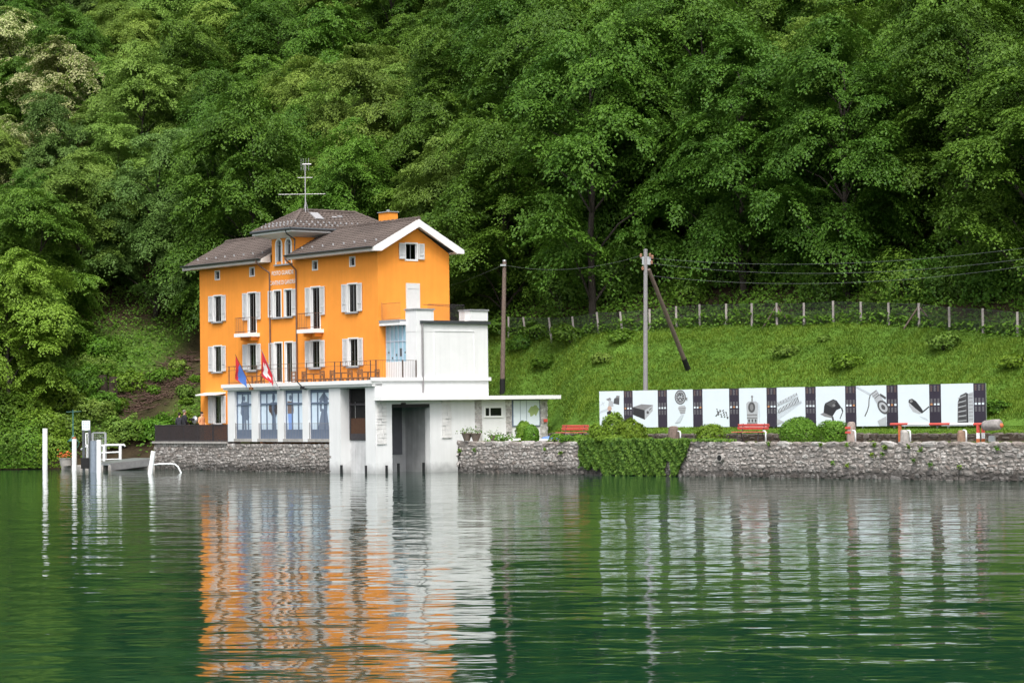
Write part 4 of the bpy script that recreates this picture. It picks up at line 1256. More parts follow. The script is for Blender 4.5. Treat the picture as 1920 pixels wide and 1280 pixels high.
for px in (440, 452, 465, 477, 492, 640, 648, 656, 664, 674, 684):
    x = rx(px, 690)
    g.path([(x + .11 * math.cos(t), yq, zr - .12 + .10 * math.sin(t)) for t in np.linspace(0, 6.0, 13)], .009, 5)
g.tube((xr0, yq, zr - .22), (xr1, yq, zr - .22), .010, n=5)
put('scrollwork', g, M['railbrown'], root, HM, kind='stuff')

# ---- wooden tables and chairs on the terrace
ZF = ZT - .30
def table(hx, hy, lab, ZT=ZF + .02):
    r = hthing('terrace_table', lab, 'table', (hx, hy, ZF), 'wooden tables on the terrace')
    g = G(); g.box(hx - .55, hx + .55, hy - .38, hy + .38, ZT + .70, ZT + .75); put('table_top', g, M['brownwood'], r, HM)
    for a in (-.48, .48):
        for b in (-.32, .32):
            g = G(); g.box(hx + a - .03, hx + a + .03, hy + b - .03, hy + b + .03, ZT - .02, ZT + .70); put('leg', g, M['brownwood'], r, HM)
def chair(hx, hy, lab, face=1, ZT=ZF + .02):
    r = hthing('terrace_chair', lab, 'chair', (hx, hy, ZF), 'wooden chairs on the terrace')
    g = G(); g.box(hx - .21, hx + .21, hy - .21, hy + .21, ZT + .42, ZT + .46); put('seat', g, M['brownwood'], r, HM)
    for a in (-.18, .18):
        for b in (-.18, .18):
            top = ZT + (.88 if b * face < 0 else .42)
            g = G(); g.box(hx + a - .022, hx + a + .022, hy + b - .022, hy + b + .022, ZT - .02, top); put('leg', g, M['brownwood'], r, HM)
    g = G()
    for z in (.62, .80): g.box(hx - .16, hx + .16, hy - .18 * face - .012, hy - .18 * face + .012, ZT + z, ZT + z + .06)
    put('backrest', g, M['brownwood'], r, HM)
tl = ['at the far end under the blue and red flag', 'beside the twin french doors', 'below the near shuttered windows', 'beside the near terrace corner']
for i, px in enumerate((473, 588, 640, 690)):
    p = hs(px, 705, 'y', 1.1); table(p.x, 1.1, 'brown wooden terrace table ' + tl[i])
for i, px in enumerate((487, 556, 566, 575, 600, 609, 618, 628, 652, 661, 671, 680, 702)):
    p = hs(px, 705, 'y', .75 if i % 2 else 1.5); chair(p.x, .75 if i % 2 else 1.5, 'brown wooden terrace chair behind the iron railing', 1 if i % 2 else -1)

# ---- flags on slanting poles
def flag(name, label, pxb, pyb, pxt, pyt, kind):
    b_ = hs(pxb, pyb, 'y', -.2); 
    t_ = HI @ at_depth(pxt, pyt, (HM @ b_).y - 1.1)
    r = hthing(name, label, 'flag', b_)
    g = G(); g.tube(b_, t_, .022, .016, 8); g.obox(b_, (.10, 0, 0), (0, .12, 0), (0, 0, .07)); put('flag_pole', g, M['brownwood'] if kind == 'ti' else M['alu'], r, HM)
    # cloth hanging from the upper pole, falling in folds
    n, m = 14, 10; V = []; d = (t_ - b_)
    hang = Vector((-.12, -.05, -1))
    for i in range(n + 1):
        u = i / n
        for j in range(m + 1):
            v = j / m
            p0 = t_ - d * (.04 + .62 * u)
            q = p0 + hang * (v * 1.05 * (1 - .22 * u) * (1.0 - .35 * u * v)) + Vector((.06 * math.sin(6 * u + 3 * v) * v - .22 * v * (1 - u) * .2, .10 * math.sin(7 * u + 2 * v) * v, -.10 * u * v))
            V.append(q)
    g = G(); k = m + 1
    for i in range(n):
        for j in range(m):
            u, v = (i + .5) / n, (j + .5) / m
            if kind == 'ti': mi = 0 if u + .12 * math.sin(5 * v) < .42 else 1
            else: mi = 1 if ((abs(u - .5) < .11 and abs(v - .5) < .33) or (abs(v - .5) < .11 and abs(u - .5) < .33)) else 0
            g.poly([V[i * k + j], V[(i + 1) * k + j], V[(i + 1) * k + j + 1], V[i * k + j + 1]], mi)
    put('cloth', g, [M['flagred'], M['flagblue']] if kind == 'ti' else [M['flagred'], M['flagwhite']], r, HM, smooth=True)
flag('red_blue_flag', 'red and blue flag hanging from a slanting pole on the colonnade', 472, 728, 441, 664, 'ti')
flag('white_cross_flag', 'red flag with white cross on a slanting pole on the colonnade', 522, 727, 490, 655, 'ch')
g = G(); b_ = hs(568, 727, 'y', -.2); g.obox(b_, (.10, 0, 0), (0, .12, 0), (0, 0, .07)); g.tube(b_, b_ + Vector((-.12, -.3, .35)), .03, n=8)
single('flag_holder', 'empty black flag holder on the colonnade cornice', 'flag holder', g, M['black'], HM @ b_, HM)

# ---- left terrace: dense dark fence, people, coin viewer
root = hthing('dark_terrace_fence', 'dense dark metal fence on top of the stone lake wall', 'fence', (-18.5, .1, 1.62))
g = G(); x0, x1 = -UL + .12, XL - .02
for z in (1.68, 2.55): g.path([(x0, 4.6, z), (x0, .05, z), (x1, .05, z)], .022, 6)
put('rail', g, M['iron'], root, HM)
g = G(); x = x0
while x < x1: g.box(x - .010, x + .010, .040, .060, 1.62, 2.55); x += .056
y = .06
while y < 4.6: g.box(x0 - .015, x0 + .015, y - .013, y + .013, 1.62, 2.55); y += .05
put('bars', g, M['iron'], root, HM, kind='stuff')
for x in np.linspace(x0, x1 - .05, 6):
    g = G(); g.box(x - .035, x + .035, .02, .09, 1.62, 2.6); put('post', g, M['iron'], root, HM)

# ================================================================ people
def person(label, loc, face, top, hair, legs, height=1.72, hairlong=False, lean=0.0):
    """one continuous skinned body; hair is a child"""
    s = height / 1.75
    J = {'pel': (0, 0, .95), 'spi': (0, .01, 1.15), 'che': (0, .02, 1.34), 'nec': (0, 0, 1.50), 'nk2': (0, -.01, 1.57), 'hd1': (0, -.02, 1.63), 'hd2': (0, -.01, 1.72)}
    E_ = [('pel', 'spi'), ('spi', 'che'), ('che', 'nec'), ('nec', 'nk2'), ('nk2', 'hd1'), ('hd1', 'hd2')]
    Rr = {'pel': (.17, .13), 'spi': (.15, .115), 'che': (.175, .125), 'nec': (.085, .075), 'nk2': (.055, .06), 'hd1': (.078, .095), 'hd2': (.072, .088)}
    for sd_, t in ((-1, 'l'), (1, 'r')):
        J.update({'sh' + t: (.19 * sd_, .01, 1.43), 'el' + t: (.25 * sd_, .02, 1.14), 'wr' + t: (.22 * sd_, -.14, .98), 'ha' + t: (.20 * sd_, -.20, .93),
                  'hp' + t: (.09 * sd_, 0, .88), 'kn' + t: (.10 * sd_, -.01, .49), 'an' + t: (.10 * sd_, .02, .09), 'to' + t: (.11 * sd_, -.14, .04)})
        E_ += [('che', 'sh' + t), ('sh' + t, 'el' + t), ('el' + t, 'wr' + t), ('wr' + t, 'ha' + t), ('pel', 'hp' + t), ('hp' + t, 'kn' + t), ('kn' + t, 'an' + t), ('an' + t, 'to' + t)]
        Rr.update({'sh' + t: (.075, .075), 'el' + t: (.05, .05), 'wr' + t: (.033, .033), 'ha' + t: (.035, .022), 'hp' + t: (.10, .105), 'kn' + t: (.062, .065), 'an' + t: (.045, .05), 'to' + t: (.045, .03)})
    names = list(J)
    me = bpy.data.meshes.new('body')
    me.from_pydata([Vector(J[n]) * s for n in names], [(names.index(a), names.index(b)) for a, b in E_], [])
    o = bpy.data.objects.new('tmp', me); COL.objects.link(o)
    o.modifiers.new('s', 'SKIN'); sub = o.modifiers.new('u', 'SUBSURF'); sub.levels = 1; sub.render_levels = 1
    for i, n in enumerate(names):
        sv = me.skin_vertices[0].data[i]; sv.radius = (Rr[n][0] * s, Rr[n][1] * s); sv.use_root = (n == 'pel')
    dg = bpy.context.evaluated_depsgraph_get(); bm_ = bpy.data.meshes.new_from_object(o.evaluated_get(dg)); bpy.data.objects.remove(o)
    bm_.name = 'body'; bm_.materials.clear()
    for m in (top, legs, M['skin'], M['black']): bm_.materials.append(m)
    for p in bm_.polygons:
        z = p.center.z / s; mi = 0
        if z > 1.53: mi = 2
        elif z < .07: mi = 3
        elif z < .92 and abs(p.center.x / s) < .185: mi = 1
        elif z < .99 and p.center.y / s < -.13: mi = 2
        p.material_index = mi; p.use_smooth = True
    r = thing('person', label, 'person', loc, face)
    put('body', bm_, None, r, WM[r.name])
    g = G(); g.blob((0, .012 * s, 1.725 * s), .088 * s, .105 * s, .095 * s, 14, 8)
    if hairlong: g.blob((0, .085 * s, 1.56 * s), .055 * s, .045 * s, .16 * s, 10, 6)
    put('hair', g, hair, r, WM[r.name], smooth=True)
    g = G()                                              # face: eyes, nose, mouth, ears
    for sx in (-1, 1):
        g.blob((sx * .032 * s, -.108 * s, 1.675 * s), .011 * s, .008 * s, .008 * s, 6, 5, mi=1)
        g.blob((sx * .083 * s, -.01 * s, 1.66 * s), .014 * s, .025 * s, .034 * s, 6, 5)
    g.blob((0, -.120 * s, 1.645 * s), .013 * s, .022 * s, .026 * s, 6, 5)
    g.blob((0, -.106 * s, 1.605 * s), .026 * s, .010 * s, .008 * s, 6, 5, mi=2)
    put('face', g, [M['skin'], M['black'], M['lips']], r, WM[r.name], smooth=True)
M['skin'] = mat('skin', (.52, .31, .22), .6, .05, 8)
M['lips'] = mat('lips', (.42, .16, .14), .6, .05, 8)
M['coat'] = mat('dark_coat', (.022, .022, .028), .9, .2, 9)
M['coat2'] = mat('charcoal_jacket', (.035, .035, .045), .9, .2, 9)
M['peach'] = mat('peach_jacket', (.72, .33, .17), .85, .1, 9)
M['hairgrey'] = mat('grey_hair', (.22, .19, .17), .8, .2, 20)
M['hairdark'] = mat('dark_hair', (.02, .014, .012), .7, .2, 20)
M['trousers'] = mat('dark_trousers', (.03, .03, .04), .9, .2, 9)
M['beige'] = mat('beige_trousers', (.42, .30, .19), .9, .1, 9)
pz = 1.585
def hp(px, hy): q = hs(px, 800, 'y', hy); v = HM @ Vector((q.x, hy, 0)); v.z = pz; return v
person('person in a black coat with short grey hair at the dark fence', hp(346, 1.6), -TH + math.pi, M['coat'], M['hairgrey'], M['trousers'], 1.80)
person('person in a dark jacket, half hidden beside the grey-haired one', hp(336.5, 2.1), -TH + math.pi + .5, M['coat2'], M['hairdark'], M['trousers'], 1.64)
person('person in a peach jacket with long dark hair by the house corner', hp(378.5, 1.4), -TH + 1.9, M['peach'], M['hairdark'], M['beige'], 1.68, True)
# coin viewer
p = hp(366, 1.2)
root = thing('coin_viewer', 'round silver coin-operated viewing telescope on a post by the fence', 'telescope', p, -TH)
hz = zat(366, 787, p.y) - pz
g = G(); g.lathe((0, 0, 0), [(.20, 0), (.20, .04), (.06, .10), (.05, hz - .2)], 12); put('stand', g, M['black'], root, WM[root.name])
g = G(); g.blob((0, 0, hz), .25, .17, .24, 16, 10); head = put('viewer_head', g, M['steel'], root, WM[root.name], smooth=True)
g = G()
for q in (-.10, .10): g.path([(q, -.12, hz + .03), (q, -.26, hz + .04)], [.06, .075], 12)
put('eyepiece', g, M['black'], head, WM[root.name])

# ================================================================ landing stage on the left
def post(label, px, ytop, ywl, r, lean=0.0, D=None):
    D = D or FPX * CAMH / (ywl - hor(px))
    b = gp(px, D, 0); t = at_depth(px + lean, ytop, D)
    rt = thing('mooring_post', label, 'post', b)
    g = G(); g.path([b + (b - t) * .4, t], [r, r * .97], 14); put('shaft', g, M['whitepaint'], rt)
    g = G(); u = (t - b).normalized(); g.path([t, t + u * .02], [r * 1.0, r * .9], 14); put('cap', g, M['shutter'], rt)
    return b, t
post('tallest white mooring post, standing alone before the overhanging shrubs', 84.5, 803.5, 880, .155)
pb, pt = post('white mooring post with a rusty top before the green lamp', 139.5, 823, 882, .14)
post('white mooring post beside the landing stage sign', 185.5, 825, 886, .14)
post('leaning white mooring post by the corner of the stone wall', 281.5, 846, 888, .13, 6)
g = G(); g.path([pt + Vector((-.05, -.05, .0)), pt + Vector((.05, .02, .10))], [.10, .07], 8); g.path([pt + Vector((-.12, 0, .02)), pt + Vector((-.14, 0, .14))], .025, 6)
single('rusty_cap', 'small rusty iron fitting on top of a white mooring post', 'fitting', g, mat('rust', (.30, .10, .04), .8, .3, 15), pt)
# bent white handrail in the water
D_ = 131.0
g = G(); pp = [at_depth(x, y, D_) for x, y in ((288, 871), (300, 869.5), (318, 869), (328, 870), (334, 875), (340, 887), (341, 892))]
g.path(pp, .045, 8); single('boarding_handrail', 'bent white tubular handrail rising from the water by the leaning post', 'handrail', g, M['whitepaint'], gp(340, D_), smooth=True)
# concrete landing
L0, L1 = gp(118, 143.0), gp(296, 142.2)
g = G(); zt0 = .30
pts = [gp(150, 141.5), gp(292, 140.6), gp(300, 147), gp(118, 147.5), gp(115, 143.5)]
g.prism([(p.x, p.y, -1) for p in pts], (0, 0, 1.22)); 
single('landing_quay', 'low concrete landing quay at the foot of the bank', 'quay', g, M['concrete'], gp(215, 144))
# gangway: sloping deck with steel edge
a0 = at_depth(207, 868, 138); a1 = at_depth(294, 858, 141.5)
dv = (a1 - a0); dv.z = 0; dv.normalize(); nv = Vector((-dv.y, dv.x, 0))
root = thing('gangway', 'sloping grey gangway deck leading to the landing stage', 'gangway', gp(240, 139))
g = G(); g.prism([a0, a1, a1 + nv * 1.8, a0 + nv * 1.8], (0, 0, -.12)); put('deck', g, M['steel'], root)
g = G(); g.prism([a0 - nv * .03, a1 - nv * .03, a1 - nv * .03 + Vector((0, 0, -.42)), a0 - nv * .03 + Vector((0, 0, -.42))], nv * -.05); put('edge_beam', g, mat('pale_edge_beam', (.30, .30, .31), .6, .15, 5), root)
g = G(); g.box(-.2, .2, -.2, .2, -3, 0); 
for q in (.15, .85): 
    c = a0.lerp(a1, q) + nv * .9; gg = G(); gg.tube((c.x, c.y, -1.2), (c.x, c.y, c.z - .1), .14, n=10); put('pile', gg, M['concrete'], root)
# white railing of the landing
D_ = 137.0
root = thing('white_landing_railing', 'white two-bar tubular railing along the landing stage', 'railing', gp(200, D_, .9))
P = lambda x, y, d=D_: at_depth(x, y, d)
g = G(); g.path([P(152, 843), P(158, 837.5), P(180, 836), P(206, 834), P(232, 833.5), P(235, 837)], .06, 8); g.path([P(180, 849), P(206, 848), P(225, 847)], .045, 8); g.path([P(180, 862), P(225, 860)], .03, 8)
put('rail', g, M['whitepaint'], root, smooth=True)
for x, y0, y1 in ((164, 837, 866), (195, 834, 864), (225.5, 833, 861)):
    g = G(); c0, c1 = P(x, y0), P(x, y1); g.path([c0, c1], .085, 8); put('post', g, M['whitepaint'], root)
# sign on steel posts and gate frame
D_ = 136.5
root = thing('landing_sign', 'pale timetable board on two dark steel posts at the landing', 'sign', gp(161, D_, 0))
c = P(161.5, 797.5, D_)
g = G(); hw_, hh_ = 7.5 * D_ / FPX, 9.3 * D_ / FPX; g.obox(c, (hw_, 0, 0), (0, .05, 0), (0, 0, hh_)); bd = put('board', g, M['board'], root)
g = G()
for i in range(5):
    for j in range(3): g.obox(c + Vector((-.13 + .13 * j, -.053, .19 - .09 * i)), (.045, 0, 0), (0, .002, 0), (0, 0, .012))
put('timetable', g, M['print_mid'], bd)
for x in (157, 168.5):
    g = G(); p0, p1 = gp(x, D_, -1.0), P(x, 806, D_); g.obox((p0 + p1) / 2, (.07, 0, 0), (0, .07, 0), (0, 0, (p1 - p0).length / 2)); put('leg', g, M['zinc'], root)
g = G(); p1 = P(160, 868, D_); g.obox(p1, (.22, 0, 0), (0, .2, 0), (0, 0, .30)); put('fender_block', g, M['tar'], root)
D_ = 138.0
root = thing('gate_frame', 'grey steel gate frame with wire panel on the landing stage', 'gate', gp(188, D_, .9))
g = G()
for x in (174, 198): g.obox((P(x, 811, D_) + P(x, 862, D_)) / 2, (.06, 0, 0), (0, .05, 0), (0, 0, 25.5 * D_ / FPX))
g.obox((P(174, 811, D_) + P(198, 811, D_)) / 2, (.36, 0, 0), (0, .04, 0), (0, 0, .04)); put('frame', g, M['steel'], root)
g = G()
for i in range(7): x = 175.5 + 3.4 * i; g.tube(P(x, 812, D_), P(x, 835, D_), .008, n=4)
for i in range(8): y = 813 + 3 * i; g.tube(P(174, y, D_), P(198, y, D_), .008, n=4)
put('wire_panel', g, M['steel'], root)
g = G()
for x in (161, 165.5): g.obox((P(x, 812, D_) + P(x, 834, D_)) / 2, (.03, 0, 0), (0, .03, 0), (0, 0, 11 * D_ / FPX))
for y in (812, 834): g.obox((P(161, y, D_) + P(165.5, y, D_)) / 2, (.09, 0, 0), (0, .03, 0), (0, 0, .03))
put('side_frame', g, M['whitepaint'], root)
g = G(); p0, p1 = gp(176, 134.8, -.8), P(176, 826, 134.8); g.path([p0, p1], .20, 14)
single('steel_pile', 'thick blue grey steel pile between the sign and the white post', 'pile', g, mat('blue_grey_pile', (.22, .26, .32), .5, .12, 6), gp(176, 134.8))
# planter with orange flowers
def planter(name, label, c, r0, r1, h, mt, flowers, n=140, fr=.3, fh=.28, seed=1, stemcol='leaf_mid'):
    rt = thing(name, label, 'planter', c)
    g = G(); g.lathe(c, [(r0, 0), (r1, h), (r1 * 1.08, h), (r1 * 1.08, h + .04), (r1 * .9, h + .04), (r1 * .88, h - .04)], 16); put('pot', g, mt, rt)
    r = np.random.default_rng(seed)
    P_ = np.stack([r.normal(0, fr * .5, n), r.normal(0, fr * .5, n), np.abs(r.normal(0, fh * .55, n))], 1) + np.array([c.x, c.y, c.z + h])
    put('foliage', leafcloud('foliage', P_, r, .10, M[stemcol]), None, rt)
    if flowers:
        g = G()
        for k in range(36):
            a = r.normal(0, 1, 3); q = Vector((c.x + a[0] * fr * .5, c.y + a[1] * fr * .5, c.z + h + .10 + abs(a[2]) * fh * .5))
            g.blob(q, .05, .05, .04, 6, 4)
        put('blossom', g, flowers, rt)
def leafcloud(name, P_, r, size, mt, upbias=.5, rnd=None):
    n = len(P_)
    N_ = r.normal(0, 1, (n, 3)); N_[:, 2] = np.abs(N_[:, 2]) + upbias
    Dd = r.normal(0, 1, (n, 3)); 
    return leaves(name, P_, N_, Dd, size * r.uniform(.7, 1.3, n), mt, r.uniform(0, 1, n) if rnd is None else rnd)
def leaves(name, P_, N_, Dd, S, mt, rnd, wid=.62):
    N_ = N_ / (np.linalg.norm(N_, axis=1, keepdims=True) + 1e-9)
    Dd = Dd - N_ * (Dd * N_).sum(1, keepdims=True); Dd /= (np.linalg.norm(Dd, axis=1, keepdims=True) + 1e-9)
    Sd = np.cross(N_, Dd); S = np.asarray(S)[:, None]
    V = np.stack([P_ - Dd * S * .5, P_ + Sd * S * wid * .5 + N_ * S * .08, P_ + Dd * S * .5, P_ - Sd * S * wid * .5 + N_ * S * .08], 1).reshape(-1, 3)
    F = np.arange(len(V)).reshape(-1, 4)
    return npmesh(name, V, F, mt, np.repeat(rnd, 4))
M['leaf_mid'] = leafmat('leaf_mid', (.058, .132, .013), (.135, .25, .028), objh=.010)
M['leaf_light'] = leafmat('leaf_light', (.105, .185, .028), (.215, .325, .055), objh=.010)  # light green, paled a little to paint distant haze into the leaves
M['leaf_dark'] = leafmat('leaf_dark', (.040, .10, .011), (.10, .195, .022), objh=.010)
M['leaf_blue'] = leafmat('leaf_blue', (.075, .140, .030), (.145, .235, .052), objh=.008)
M['leaf_pale'] = leafmat('leaf_pale', (.11, .19, .03), (.21, .30, .06), blossom=(.50, .53, .26))
M['leaf_bright'] = leafmat('leaf_bright', (.12, .21, .02), (.24, .37, .045), objh=.005, objv=.05)
M['leaf_shrub'] = leafmat('leaf_shrub', (.075, .16, .012), (.17, .30, .03), objv=.1)
M['leaf_hedge'] = leafmat('leaf_hedge', (.085, .18, .015), (.18, .31, .035), objv=.08)
M['leaf_ivy'] = leafmat('leaf_ivy', (.048, .12, .018), (.17, .29, .045), objv=.0, objh=0)
M['leaf_bare'] = mat('dry_twigs', (.10, .06, .045), .9, .3, 8)
M['flower_orange'] = mat('orange_flowers', (.55, .13, .03), .7, .2, 20)
c = gp(124, 142.5, .22)
planter('flower_planter', 'grey planter full of orange flowers on the landing quay', c, .33, .40, .42, M['concrete'], M['flower_orange'], 160, .5, .4, 3)
# green lamp on a wall of foliage: cast iron lamp standard
D_ = 144.5
b = gp(137.5, D_, .3)
root = thing('green_lamp_post', 'slender green cast iron lamp post with a spreading hood behind the posts', 'street lamp', b)
zl_ = lambda y: zat(137.5, y, D_)
g = G(); g.path([b, Vector((b.x, b.y, zl_(768)))], [.07, .03], 8); g.lathe(b, [(.16, 0), (.16, .1), (.08, .4)], 10)
M['lampgreen'] = mat('lamp_green_paint', (.05, .15, .13), .5, .15, 8)
put('pole', g, M['lampgreen'], root)
g = G(); g.lathe((b.x, b.y, zl_(826)), [(.33, -.02), (.30, .03), (.14, .16), (.05, .34)], 16); put('hood', g, M['lampgreen'], root)
g = G()
for sx in (-1, 1):
    g.path([(b.x + sx * .3, b.y, zl_(826)), (b.x + sx * .36, b.y, zl_(831)), (b.x + sx * .26, b.y, zl_(838)), (b.x + sx * .1, b.y, zl_(843))], .02, 6)
g.path([(b.x - .4, b.y, zl_(772)), (b.x + .5, b.y, zl_(771))], .018, 6)
put('bracket', g, M['lampgreen'], root)

# ================================================================ quay furniture on the right
def bench(label, pxl, pxr, D, zg=1.58):
    a, b = gp(pxl, D + .0, zg), gp(pxr, D, zg)
    # the bench runs along the quay wall
    c = (a + b) / 2; L_ = 1.9
    rz = math.atan2(wd.y, wd.x)
    r = thing('park_bench', label, 'bench', c, rz, 'red benches on the quay')
    F_ = WM[r.name]; h = L_ / 2
    for z, y in ((.74, .24), (.60, .20)):
        g = G(); g.obox((0, y, z), (h, 0, 0), (0, .012, .004), (0, -.02, .055)); put('back_slat', g, M['red'], r, F_)
    for y in (-.20, -.07, .06):
        g = G(); g.box(-h, h, y - .05, y + .05, .42, .45); put('seat_slat', g, M['red'], r, F_)
    for sx in (-.65, .65):
        g = G(); g.path([(sx, -.22, 0), (sx, -.18, .40), (sx, .10, .40), (sx, .16, .45), (sx, .26, .82)], .022, 6); g.path([(sx, .22, 0), (sx, .08, .40)], .022, 6); put('leg', g, M['iron'], r, F_)
bench('red slatted bench near the end of the white boathouse', 1050, 1096, 119.6)
bench('red slatted bench before the low dark wall, beside the round clipped bush', 1378, 1436, 110.4)

# white bent mooring rings/hooks on the quay edge
def q_at(px, off, z=1.6):         # a point on the quay, `off` metres inland of the wall face
    p = hit(px, 828, W0 - wn_ * off, wn_); p.z = z; return p
for px, dsc in ((1276, 'beside the wooden stump'), (1436, 'beside the red bench'), (1604, 'beside the red-marked stone'), (1707, 'beside the short stone stub'), (1812, 'between the round stone and the barrier posts')):
    p = q_at(px, .25)
    g = G(); g.path([p + wd * .0, p + Vector((0, 0, .42)), p + Vector((0, 0, .47)) + wd * -.04, p + Vector((0, 0, .48)) + wd * -.16], .035, 8)
    single('mooring_hook', 'short bent white mooring hook ' + dsc, 'mooring hook', g, M['whitepaint'], p, smooth=True, group='white mooring hooks on the quay')
# stone / wood bollards
def stub(name, label, px, w_, h, mt, seed, off=.6):
    p = q_at(px, off); r = random.Random(seed); g = G()
    pr = [(w_ * .55, 0), (w_ * .52, h * .4), (w_ * .5, h * .8), (w_ * .42, h * .96), (w_ * .2, h)]
    n = 10; vv = []
    for rr, z in pr:
        for j in range(n):
            t = 2 * math.pi * j / n; k = rr * r.uniform(.93, 1.07); vv.append(p + Vector((k * math.cos(t), k * math.sin(t), z)))
    fs = [(i * n + j, i * n + (j + 1) % n, (i + 1) * n + (j + 1) % n, (i + 1) * n + j) for i in range(len(pr) - 1) for j in range(n)]
    fs.append(tuple(range((len(pr) - 1) * n, len(pr) * n))); g.add(vv, fs)
    return p, g
p, g = stub('', '', 1263, .48, .72, None, 1); single('tree_stump', 'tall weathered grey tree stump above the ivy', 'stump', g, M['polewood'], p)
p, g = stub('', '', 1597, .38, .86, None, 2)
root = thing('marked_stone_bollard', 'pale stone bollard with two red painted marks beside the clipped hedge', 'bollard', p)
put('stone', g, mat('pinkish_stone', (.33, .26, .23), .9, .25, 7, .02, 14), root)
for z in (.60, .40):
    g = G(); c_ = p + wn_ * .19 + Vector((0, 0, z)) - wd * .05
    g.obox(c_, wd * .14, wn_ * .02, (0, 0, .045)); put('red_mark', g, M['redwhite_r'], root)
p, g = stub('', '', 1696, .36, .50, None, 3); single('stone_stub', 'short square-topped stone stub beside the orange barrier post', 'bollard', g, M['concrete'], p)
p, g = stub('', '', 1803, .34, .48, None, 4); single('round_stone', 'rounded brown quay stone with an orange stain', 'bollard', g, mat('brown_round_stone', (.26, .17, .12), .9, .3, 6, .02, 12), p)
p = q_at(1860, .2); g = G(); g.obox(p + Vector((0, 0, .10)), wd * .14, wn_ * .05, (0, 0, .1)); g.obox(p + Vector((0, 0, .22)), wd * .12, wn_ * .05, (0, 0, .03)); single('cable_box', 'small grey metal box on the quay edge past the barrier', 'box', g, M['steel'], p)
# red and white barrier
Pb = lambda px, py, off=1.0: hit(px, py, W0 - wn_ * off, wn_)
root = thing('road_barrier', 'red and white barrier pole on painted posts before the billboards', 'barrier', q_at(1838, 1.0))
segs = [(1670, 1703, 'r'), (1703, 1743, 'w'), (1743, 1782, 'r'), (1782, 1826, 'w'), (1826, 1846, 'r')]
for a_, b_, k in segs:
    g = G(); g.tube(Pb(a_, 795), Pb(b_, 794.5), .055, n=10); put('pole_section', g, M['redwhite_r'] if k == 'r' else M['whitepaint'], root)
for px in (1834, 1843.5):
    for y0, y1, k in ((795, 811, 'r'), (811, 822, 'w'), (822, 831, 'r')):
        g = G(); a_, b_ = Pb(px, y0, 1.0 if px < 1840 else 1.35), Pb(px, y1, 1.0 if px < 1840 else 1.35); g.obox((a_ + b_) / 2, wd * .055, wn_ * .05, (0, 0, (a_ - b_).length / 2)); put('post_section', g, {'r': M['orangepost'] if y0 > 800 else M['redwhite_r'], 'w': M['whitepaint']}[k], root)
g = G(); a_, b_ = Pb(1687.5, 797), Pb(1687.5, 830); g.obox((a_ + b_) / 2, wd * .06, wn_ * .05, (0, 0, (a_ - b_).length / 2)); put('rest_post', g, M['orangepost'], root)
g = G(); a_, b_ = Pb(1845, 798), Pb(1876, 795); g.path([a_, a_.lerp(b_, .1), a_.lerp(b_, .6), b_.lerp(a_, .08), b_], [.19, .215, .235, .22, .17], 14)
put('counterweight', g, M['boulder'], root, label='rough grey concrete counterweight', smooth=True)
g = G(); g.blob(b_ + Vector((.04, .0, -.05)), .09, .08, .10, 8, 6); put('weight_end', g, M['orangepost'], root)

# bowls of plants on the quay by the boathouse
for i, (px, D, r1, h, d) in enumerate(((875.5, 122.2, .27, .38, 'at the wall corner'), (892, 122.0, .28, .36, 'between the corner bowl and the low trough'), (925, 122.6, .23, .24, 'nearest the clipped twin shrub'))):
    c = gp(px, D, 1.62); planter('planter_bowl', 'brown bowl planter with sparse plants ' + d, c, r1 * .5, r1, h, M['potgrey'], None, 70, .38, .30, 20 + i)
c = gp(947, 121.5, 1.62); r = np.random.default_rng(5)
P_ = np.stack([r.normal(0, .42, 260), r.normal(0, .2, 260), np.abs(r.normal(0, .13, 260))], 1) + np.array(c)
fb = thing('flower_bed_plant', 'low mixed flowering plants on the wall top beside the bowls', 'plants', c); put('foliage', leafcloud('foliage', P_, r, .14, M['leaf_shrub']), None, fb)
g = G(); p = gp(965, 121.2, 1.62); g.obox(p + Vector((0, 0, .05)), (.30, -.02, .02), (0, .1, 0), (0, 0, .05)); single('stone_slab', 'pale stone slab lying on the wall top by the shrub', 'slab', g, M['whitestone'], p)
p = gp(1036, 120.0, 1.6); root = thing('rowing_boat', 'small blue and white upturned skiff lying before the bench', 'boat', p)
g = G(); ax = Vector((.95, -.35, 0)).normalized(); ay = Vector((.35, .95, 0)).normalized()
prof = [(-1.0, .05), (-.8, .2), (-.2, .28), (.5, .26), (.9, .12), (1.0, .03)]
vv = []; n = 8
for s_, wv_ in prof:
    for j in range(n + 1):
        t = math.pi * j / n; vv.append(p + ax * s_ * .62 + ay * (wv_ * math.cos(t)) + Vector((0, 0, wv_ * .75 * math.sin(t) + .05)))
fs = [(i * (n + 1) + j, i * (n + 1) + j + 1, (i + 1) * (n + 1) + j + 1, (i + 1) * (n + 1) + j) for i in range(len(prof) - 1) for j in range(n)]
g.add(vv, fs); put('hull', g, mat('blue_boat_paint', (.14, .24, .55), .5, .2, 8), root, smooth=True)
g = G(); g.path([p + ax * s_ * .64 - ay * (wv_ + .02) + Vector((0, 0, .05)) for s_, wv_ in prof], .05, 6); put('gunwale', g, M['whitepaint'], root)

